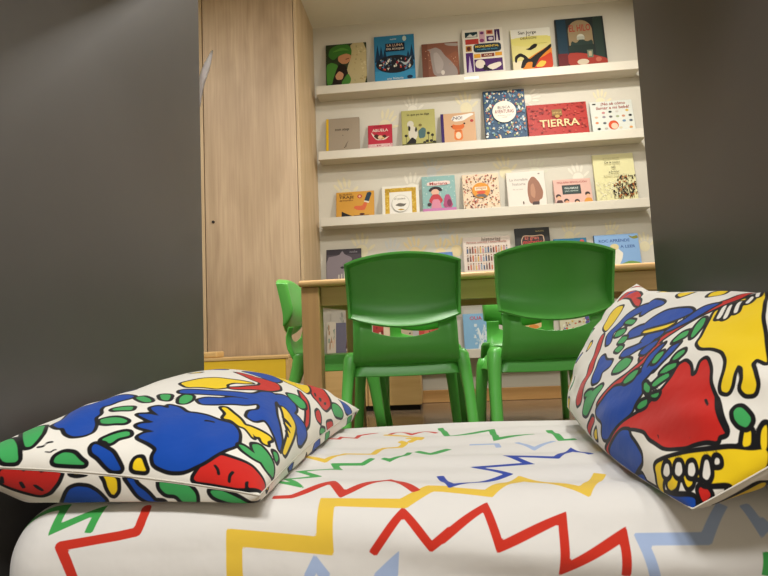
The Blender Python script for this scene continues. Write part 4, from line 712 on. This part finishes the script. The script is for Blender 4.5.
B(1, .704, .252, .339, .010, '#E6DC8E', 'pale yellow book with a black dragon and flames, top ledge', [
  rct(0, .78, 1, 1, '#EDEBDD'), ply([(0, .78), (.5, .82), (1, .8), (1, .6), (.4, .55), (0, .62)], '#E5DB7C', 1), rct(0, 0, 1, .22, '#F0E3BE'),
  ply([(.2, 0), (.35, .25), (.6, .38), (1, .58), (1, 0)], '#E58A26', 1), ply([(.5, 0), (.6, .22), (.8, .3), (1, .4), (1, 0)], '#D0401F', 1), ply([(.55, .05), (.7, .2), (.85, .16), (.75, .04)], '#F2C64A', 1),
  ply([(.05, .20), (.06, .34), (.2, .42), (.34, .34), (.42, .24), (.6, .36), (.8, .46), (1, .60), (1, .50), (.8, .36), (.66, .24), (.54, .04), (.46, .04), (.5, .18), (.36, .18), (.26, .04), (.18, .04), (.24, .22), (.3, .28), (.2, .33), (.12, .28), (.1, .18)], '#1A1510', 1),
  ply([(.34, .50), (.44, .52), (.5, .58), (.58, .62), (.66, .60), (.62, .53), (.56, .50), (.46, .46)], '#1A1510', 1), rct(.60, .62, .9, .625, '#5A4A2A')],
  [txt('San Jorge', .42, .90, .46, '#2A231A'), txt('y el', .44, .835, .1, '#5A4A2A'), txt('DRAGÓN', .44, .775, .40, '#5A4A2A')])
B(1, 1.016, .303, .381, .014, '#23292A', 'large dark book with an arched window picture, top ledge, rightmost', [
  rct(.02, .2, .22, 1, '#1E3A4A'), rct(.78, .1, .96, 1, '#2B3A34'), rct(.25, .3, .75, .72, '#9A8463'), ell(.5, .72, .25, .23, '#9A8463', 20, 0, 180), ply([(.26, .30), (.3, .52), (.4, .46), (.5, .56), (.62, .48), (.74, .52), (.74, .30)], '#2A3B34', 1),
  ell(.5, .60, .07, .05, '#C9C6B4'), rct(.42, .53, .58, .60, '#AEB0A0'), rct(.25, .28, .75, .42, '#23312C'), rct(0, 0, .2, .26, '#6A1F22'), ply([(.2, 0), (.2, .26), (.42, .26), (.7, .2), (1, .1), (1, 0)], '#A63A2E', 1),
  ell(.5, .06, .12, .06, '#D8C7AC'), rct(.60, .14, .72, .30, '#6E7A66'), rct(.63, .17, .69, .27, '#B9A987'), ell(.82, .09, .06, .05, '#C46A55')],
  [txt('EL HILO', .50, .78, .44, '#A8382C', .13)])
# ---- row 2
B(2, -.548, .220, .268, .020, '#A99A86', 'plain taupe book with a yellow spine, titled non stop, second ledge', [rct(0, 0, .07, 1, '#E2B71E'),
  ell(.5, .46, .012, .012, K), ply([(.55, .10), (.6, .2), (.68, .3), (.62, .18), (.6, .08)], '#7D705F', 1), ell(.55, .08, .02, .015, '#5C5044')], [txt('non stop', .48, .63, .42, '#1D1815')], spine='#E2B71E')
B(2, -.303, .158, .207, .012, '#BF2F42', 'small crimson book titled ABUELA with a cat, second ledge', [
  rct(0, 0, 1, .18, '#E3B7B4'), ply([(.1, .72), (.2, .5), (.35, .34), (.7, .34), (.9, .5), (.72, .44), (.5, .4), (.3, .5)], '#EBD8C8', 1), ply([(.22, .52), (.34, .62), (.52, .48), (.7, .58), (.78, .46), (.6, .36), (.36, .38)], '#4A2A1E', 1), ell(.5, .46, .1, .08, '#E8C39A'), ell(.62, .42, .05, .04, '#E7B36A')]+scat(12, 12, ['#F4E6DF', '#A52A3C'], (.05, .02, .95, .16), .03),
  [txt('ABUELA', .5, .76, .66, '#F3E2D2'), txt('mi querida', .4, .92, .34, '#7A1624')])
B(2, -.050, .218, .287, .012, '#B9B36C', 'olive green book with two animals among black flowers, second ledge', [
  ell(.33, .34, .14, .20, '#D9D2C0'), ell(.26, .60, .10, .10, '#D9D2C0'), ply([(.18, .44), (.2, .58), (.26, .52), (.24, .40)], '#1D1A17', 1), ply([(.38, .42), (.42, .54), (.46, .44), (.42, .36)], '#1D1A17', 1), ply([(.5, .18), (.48, .40), (.62, .50), (.72, .44), (.68, .2)], '#4D6E70', 1), ply([(.05, 0), (.2, .14), (.3, .24), (.42, .14), (.4, .04)], '#1D1A17', 1),
  ell(.55, .56, .05, .04, '#7A6B3B')]+[ell(u, v, .05, .04, '#2A241A', 9) for u, v in ((.12, .28), (.78, .32), (.9, .26), (.74, .1), (.86, .1), (.66, .06), (.95, .06))]+[rct(u-.006, 0, u+.006, v, '#3B3A22') for u, v in ((.12, .26), (.78, .3), (.9, .24))]+[rct(0, 0, 1, .05, '#5B5830')],
  [txt('lo que yo te diga', .5, .865, .66, '#3A3622')])
B(2, .206, .220, .242, .022, '#D6AC84', 'peach book with an orange fox saying NO, purple spine, second ledge', [rct(0, 0, .08, 1, '#3C2463'),
  ply([(.30, .78), (.36, .90), (.6, .92), (.92, .97), (.98, .92), (.8, .82), (.66, .72), (.4, .70)], '#F4EEE4', 2), ply([(.30, .50), (.34, .62), (.42, .58), (.58, .58), (.66, .62), (.68, .50), (.6, .42), (.38, .42)], '#D96A2C', 1), ply([(.36, .06), (.38, .44), (.6, .44), (.62, .06)], '#E07B3C', 1), ell(.49, .22, .08, .12, '#EFD2B0'), ell(.9, .70, .05, .05, '#B33F3C'), ell(.31, .54, .03, .03, '#7A3318'), ell(.68, .62, .03, .03, '#3A2620'), rct(.4, .36, .58, .38, '#8A3A18')],
  [txt('¡NO!', .48, .81, .30, '#4A3A52')], spine='#3C2463')
B(2, .507, .262, .369, .022, '#33506F', 'tall dark blue book full of tiny figures round a white disc, second ledge', scat(21, 260, ['#DDE3DC', '#7FA3B8', '#C98A5A', '#8FA77C', '#A84C45', '#E7D9B4', '#5C87A8'], (.03, .03, .97, .97), .031, (.48, .54, .30, .24))+[ell(.48, .54, .285, .225, '#EEE8DA', 28)],
  [txt('BUSCA', .48, .63, .30, '#6B5A5E'), txt('AVENTURAS', .48, .545, .46, '#8C3A3E', .07), txt('muchas cosas por encontrar', .48, .46, .34, '#8A7A70'), txt('y contar', .48, .42, .14, '#8A7A70')], spine='#24384F')
B(2, .836, .372, .258, .014, '#B5332B', 'wide red landscape book titled TIERRA, second ledge', [ell(x, y, .03, .045, c, 10) for x, y, c in ((.08, .8, '#8A1F1E'), (.1, .55, '#8A1F1E'), (.06, .25, '#8A1F1E'), (.92, .82, '#8A1F1E'), (.9, .3, '#8A1F1E'), (.7, .8, '#C9503F'), (.3, .85, '#C9503F'), (.22, .72, '#8A1F1E'))]+scat(31, 120, ['#942420', '#C9503F', '#7F1C1B', '#A32A24'], (.02, .03, .98, .98), .028)+[rct(.41, .60, .58, .80, '#8F6A32'), ell(.495, .58, .04, .05, '#C39B4E')],
  [txt('TIERRA', .52, .37, .66, '#E9D49C', .20), txt('ASÍ ES LA', .495, .70, .15, '#D9B768')])
B(2, 1.175, .260, .249, .010, '#DDE0D6', 'white book dotted with little animal heads and one red-haired girl, second ledge', [ell(u, v, .042, .038, c, 10) for u, v, c in ((.30, .62, '#C98A8A'), (.46, .64, '#2A3230'), (.62, .64, '#CFC9BC'), (.86, .66, '#D9B65C'), (.12, .48, '#D8B79A'), (.30, .48, '#9A8E98'), (.46, .48, '#6A6468'), (.62, .48, '#A7B08C'), (.76, .48, '#D0977A'), (.92, .49, '#2B2B2E'), (.12, .30, '#D98B5F'), (.30, .28, '#5A5F62'), (.76, .32, '#7896B5'), (.92, .32, '#5B6470'), (.15, .1, '#24221F'), (.32, .1, '#B9B3A6'), (.66, .1, '#D9CDB0'), (.9, .1, '#E0A35F'))]+[ell(.50, .20, .12, .15, '#D6552F', 18), ell(.52, .17, .08, .10, '#F0CBAE', 16)]+[rct(.06, .90, .14, .94, K)],
  [txt('¡No sé cómo', .55, .90, .58, '#A3463C'), txt('llamar a mi bebé!', .53, .78, .78, '#A3463C')])
# ---- row 3
B(3, -.486, .248, .205, .010, '#D79D3B', 'mustard book titled TRAJE with a raised leg in a dark boot, third ledge', [
  ply([(.14, 0), (.14, .24), (.42, .04), (.4, 0)], '#1E1A1A', 0), ply([(.45, .36), (.5, .44), (.68, .42), (.74, .56), (.82, .56), (.80, .40), (.74, .24), (.56, .26)], '#D8683C', 1), ply([(.74, .62), (.82, .94), (.90, .96), (.94, .9), (.86, .58)], '#22394B', 0), ply([(.73, .58), (.86, .52), (.87, .58), (.74, .63)], '#EADFCB', 0), ell(.62, .80, .065, .08, '#C6413A'), ell(.62, .80, .03, .04, '#E9C9A6'), rct(.46, .03, .86, .06, '#4A3320'), ell(.68, .1, .07, .04, '#5A2E1A')],
  [txt('EL NUEVO', .25, .90, .34, '#5A3A16'), txt('TRAJE', .27, .77, .40, '#3E2A14', .12), txt('del emperador', .27, .66, .36, '#5A3A16')])
B(3, -.189, .240, .224, .012, '#EDE8DA', 'white book with a golden painted frame, third ledge', [rct(.08, 0, .92, .92, '#D3A92B'), rct(.20, 0, .80, .78, '#F0ECE0')]+scat(41, 46, ['#E8C95A', '#BF9322'], (.09, .02, .19, .9), .022)+scat(42, 46, ['#E8C95A', '#BF9322'], (.81, .02, .91, .9), .022)+scat(43, 46, ['#E8C95A', '#BF9322'], (.1, .80, .9, .91), .022)+[ell(.5, .36, .24, .30, '#B9B6A8', 24), ell(.5, .36, .23, .287, '#F0ECE0', 24), ply([(.34, .30), (.46, .38), (.6, .34), (.66, .36), (.6, .26), (.5, .24)], '#6D675C', 1), ply([(.40, .14), (.5, .18), (.62, .14), (.5, .11)], '#B69232', 1)],
  [txt('el paseo', .48, .52, .30, '#8A8478')])
B(3, .059, .212, .268, .018, '#8FB7B3', 'teal spotted book with a pink-dressed girl wearing a dark hat, third ledge', scat(51, 60, ['#C9DEDA', '#DCE9E4'], (.02, .1, .98, .98), .016)+[ply([(.14, .72), (.16, .84), (.84, .86), (.86, .74)], '#EFD9CF', 1), ell(.40, .60, .19, .10, '#2B2024', 16, 0, 180), rct(.2, .57, .6, .62, '#2B2024'), ell(.39, .54, .12, .09, '#E7B59C'), ply([(.18, .30), (.30, .48), (.5, .48), (.62, .3), (.52, .2), (.3, .2)], '#C23A44', 1), ply([(.24, .06), (.3, .34), (.5, .34), (.58, .06)], '#D98AA0', 1), ply([(.6, .1), (.68, .46), (.82, .46), (.92, .1)], '#B04A78', 1), rct(0, 0, 1, .09, '#C77CAE'), ell(.2, .2, .06, .05, '#3A2A30'), ell(.8, .22, .07, .1, '#7A2550')],
  [txt('Mariana', .5, .785, .54, '#A83A38', .075)])
B(3, .327, .229, .264, .014, '#EBD3B4', 'cream book sprinkled with small shapes round an orange disc, third ledge', scat(61, 210, ['#4A2D38', '#B0523C', '#C98A4A', '#7A3A44', '#2E3446', '#D07A6A'], (.03, .03, .97, .97), .025, (.5, .52, .27, .25))+[ell(.5, .52, .25, .22, '#E2962E', 26), rct(.33, .52, .67, .62, '#F3E2C4'), ply([(.34, .38), (.42, .32), (.5, .34), (.6, .30), (.66, .36), (.56, .42), (.44, .42)], '#6A6560', 1), ell(.5, .46, .12, .05, '#D9542E')], [txt('amigos', .5, .575, .28, '#B4642A')])
B(3, .611, .238, .260, .012, '#E6DED2', 'pale book with a tall brown bear standing, third ledge', [ply([(.56, .06), (.52, .4), (.56, .7), (.66, .84), (.74, .84), (.86, .66), (.94, .4), (.90, .2), (.82, .16), (.8, .04)], '#9A6A52', 2), ply([(.60, .3), (.62, .6), (.70, .66), (.74, .4), (.7, .2)], '#B58468', 2), ply([(.62, .02), (.64, .12), (.82, .12), (.8, .0)], '#4A3B38', 1), ell(.40, .10, .02, .05, '#6A5A52'), ell(.86, .92, .03, .02, '#8A8078')],
  [txt('La increíble', .32, .78, .48, '#A79C94'), txt('historia', .32, .65, .34, '#A79C94'), txt('de un oso', .28, .50, .26, '#B9AEA4')])
B(3, .898, .230, .194, .012, '#DDB3A4', 'small pink book with a dark signboard and children peeking up, third ledge', [rct(.22, .38, .72, .76, '#2A3434'), rct(.25, .42, .69, .72, '#34423F')]+[ell(u, v, .07, .09, '#33231F', 12) for u, v in ((.1, .32), (.30, .12), (.58, .08), (.88, .36))]+[ell(u, v, .055, .075, c, 12) for u, v, c in ((.11, .25, '#E6B18C'), (.31, .06, '#D89B75'), (.58, .02, '#E6B18C'), (.89, .28, '#E6B18C'))]+[ply([(.0, 0), (.06, .16), (.18, .16), (.22, 0)], '#4A2E2A', 1), ply([(.74, 0), (.82, .2), (.96, .2), (1, 0)], '#D9963F', 1)],
  [txt('PEQUEÑA REVOLUCIÓN', .5, .87, .8, '#A8453C'), txt('PALABRAS', .47, .63, .36, '#D3DAD2'), txt('para cambiar', .47, .51, .36, '#B9C4BC')])
B(3, 1.161, .248, .336, .010, '#E6E0AC', 'tall pale yellow book with a cloud of black and orange dots, third ledge', scat(71, 120, ['#F3EED2', '#CFC7A0', '#DAD3AE'], (.03, .03, .55, .40), .018)+[x for x in scat(72, 170, ['#2B231F', '#4A3A30', '#B06A34', '#2B231F'], (.42, .03, .98, .52), .024, (.42, .52, .14, .2)) if True],
  [txt('De la noche', .46, .81, .38, '#4A4636'), txt('salí', .48, .71, .10, '#4A4636'), txt('a buscar', .48, .61, .26, '#4A4636'), txt('un cuento ilustrado', .44, .90, .40, '#A39B74'), txt('palabras para todos', .5, .53, .56, '#C2BA92')])
# ---- row 4
B(4, -.575, .228, .261, .012, '#4E454B', 'dark grey book with a pale rhinoceros-like shape, left end of the fourth ledge', [rct(0, .86, 1, 1, '#352E35'), ply([(0, 0), (0, .8), (.36, .84), (.46, .96), (.52, .86), (.72, .78), (.74, .70), (.6, .64), (.5, .4), (.5, 0)], '#8B8086', 1), ply([(.1, 0), (.14, .16), (.28, .18), (.34, .04)], '#1E191E', 1), ell(.46, .52, .06, .03, '#2A2429'), rct(.34, .24, .37, .34, '#DAD2C0'), rct(.42, .24, .45, .36, '#DAD2C0'), rct(.50, .24, .53, .42, '#E5DCC8'), rct(.58, .24, .61, .42, '#E5DCC8')], [txt('noche', .78, .92, .22, '#8E868C')])
B(4, .021, .210, .205, .012, '#5E84BE', 'plain blue book whose top shows over the left front chair', [rct(.06, .3, .94, .7, '#7FA0D0'), ell(.5, .4, .2, .2, '#E8E0C8')], [txt('EL MAR', .5, .86, .4, '#2E4A7E')])
B(4, .343, .298, .288, .014, '#E0D2C4', 'pale book covered in rows of tiny standing people, fourth ledge', [q for r_ in range(4) for q in [rct(.07+i*.055+.004, .06+r_*.19, .07+i*.055+.034, .06+r_*.19+.10+.03*((i*7+r_*3) % 3)/2, ['#C8704A', '#4A5A7A', '#D9B060', '#7A3E36', '#8FA0B0', '#B9A08A', '#5B4A42', '#C98A8A'][(i*5+r_*3) % 8]) for i in range(16)]+[ell(.07+i*.055+.019, .06+r_*.19+.14, .013, .014, ['#5A3A2A', '#D9A583', '#8A5A44'][(i+r_) % 3], 8) for i in range(16)]],
  [txt('Personas comunes y extraordinarias', .5, .87, .84, '#A85A4A'), txt('historias', .6, .94, .4, '#9A8A80')])
B(4, .631, .214, .327, .016, '#2E2E2C', 'black book with red hand-lettered title, fourth ledge', [ply([(.18, .60), (.16, .76), (.24, .86), (.5, .84), (.82, .86), (.84, .72), (.76, .62), (.5, .56), (.3, .56)], '#D8B79A', 2), ply([(.20, .61), (.18, .75), (.25, .84), (.5, .82), (.8, .84), (.82, .72), (.75, .64), (.5, .58), (.3, .58)], '#3A2A28', 2), rct(.1, .1, .9, .4, '#46423C')],
  [txt('El gran', .48, .79, .40, '#C86A58'), txt('misterio', .5, .715, .56, '#C8483C'), txt('de la noche', .48, .645, .54, '#C8483C'), txt('autora', .72, .93, .24, '#9A8A5A')])
B(4, .862, .200, .247, .014, '#2F7396', 'teal blue book, only its top edge showing above the right front chair', [ell(.2, .8, .14, .06, '#6A8A5A'), ply([(.52, .66), (.56, .78), (.72, .82), (.82, .72), (.7, .62)], '#C79A3E', 1), ell(.86, .90, .07, .055, '#C9564E'), rct(0, 0, 1, .4, '#26597A')])
B(4, 1.141, .266, .255, .016, '#8FB5E2', 'sky blue book titled APRENDE A LEER with a white bird, fourth ledge', [ply([(0, 0), (0, .16), (.3, .2), (.55, .24), (.75, .32), (1, .26), (1, 0)], '#7FA35A', 1), ply([(0, .5), (.1, .6), (.16, .4), (.06, .3), (0, .3)], '#5E8C5E', 1), ply([(.22, .50), (.32, .56), (.38, .62), (.5, .66), (.56, .58), (.62, .52), (.58, .36), (.5, .22), (.4, .2), (.34, .34)], '#EFE9D8', 1), ell(.44, .68, .10, .08, '#E2D29A', 14), ply([(.78, .97), (.86, .92), (.98, .96), (1, .88), (.9, .86), (.82, .9)], '#8A8A3A', 1), ply([(.14, .54), (.24, .58), (.28, .5), (.2, .48)], '#4A5A4A', 1)],
  [txt('ROC APRENDE', .45, .84, .70, '#3E5E9A', .075), txt('A LEER', .74, .68, .34, '#3E5E9A', .07)], spine='#3E5468')
# ---- row 5, seen under the table top
B(5, -.665, .055, .226, .010, '#CFC6B4', 'narrow cream booklet beside the table leg, lowest ledge', scat(81, 12, ['#A8866A', '#8A9A8A', '#D9B9A0'], (.1, .1, .9, .9), .12), push=.045)
B(5, -.600, .150, .285, .010, '#D3CDC1', 'grey-white book standing behind a cat-picture book, lowest ledge', scat(82, 16, ['#B7B9AC', '#A8A79C', '#C9BDB0'], (.1, .5, .9, .95), .08))
B(5, -.560, .185, .218, .010, '#6C6A7E', 'slate book with a cream and orange animal, lowest ledge', [ply([(.42, .1), (.5, .5), (.62, .74), (.86, .86), (1, .8), (1, .1)], '#D8CBBF', 1), ply([(.4, .2), (.46, .5), (.58, .5), (.55, .3)], '#4A2E2A', 1), ell(.75, .45, .16, .14, '#E0BFB0'), ply([(.4, 0), (.46, .16), (.7, .2), (1, .1), (1, 0)], '#D98A3C', 1), ell(.66, .32, .07, .08, '#5A3230')], push=.034)
B(5, -.372, .150, .247, .012, '#B23A34', 'red book seen through the left chair slot, lowest ledge', [rct(.0, 0, .28, 1, '#CFC8C0'), rct(.74, .0, 1, 1, '#E6D3B4')]+scat(84, 22, ['#E6D3B4', '#7A201E', '#E9C49A'], (.3, .05, .98, .95), .06))
B(5, -.103, .240, .254, .012, '#C2483C', 'red and cream patterned book behind the left front chair, lowest ledge', [rct(0, .0, .3, 1, '#C4B496'), rct(.3, 0, .46, 1, '#B9B4B4')]+scat(85, 16, ['#3A3A34', '#8F6A4A'], (.03, .1, .28, .95), .04)+[ply([(.5, .2), (.7, .8), (1, .9), (1, .7), (.8, .6), (.65, .2)], '#D9705A', 1), ell(.88, .42, .07, .06, '#EFE6D6')]+scat(86, 16, ['#7A201E', '#E08A70'], (.5, .05, .97, .95), .03))
B(5, .135, .060, .223, .010, '#BDB5AA', 'thin grey booklet left of the light blue book, lowest ledge', [rct(.1, .1, .9, .9, '#CBC4B9')])
B(5, .232, .130, .276, .008, '#D7D3C8', 'white book sticking up behind the light blue book, lowest ledge', [rct(.08, .1, .92, .95, '#E1DED4')])
B(5, .250, .164, .236, .012, '#86B4D6', 'light blue book with a white branch drawing and pink letters, lowest ledge', [ply([(.5, .05), (.58, .3), (.5, .6), (.56, .62), (.66, .4), (.78, .7), (.82, .68), (.72, .38), (.9, .5), (.94, .46), (.72, .26), (.7, .05)], '#DCE6EA', 0)]+scat(87, 26, ['#DCE6EA', '#C3D6E0', '#A8C6DA'], (.35, .08, .97, .72), .05), [txt('OUA', .48, .88, .46, '#C8405A', .10)], push=.032)
B(5, .588, .168, .227, .010, '#E3C286', 'sandy orange book seen through the right chair slot, lowest ledge', [ply([(.3, .5), (.5, .7), (.8, .62), (.7, .5)], '#D98A3C', 1), ell(.3, .76, .12, .08, '#EFDDB0')])
B(5, .870, .215, .226, .012, '#D6D2B2', 'colourful patterned book behind the right front chair, lowest ledge', [rct(.05, .3, .5, .5, '#B24A3C'), rct(.72, .1, .84, .95, '#5E5A94')]+scat(89, 70, ['#4E8A4A', '#C8543C', '#D9B04A', '#E9E6D6', '#6A7AA8', '#8A4A3A'], (.03, .05, .97, .97), .035))
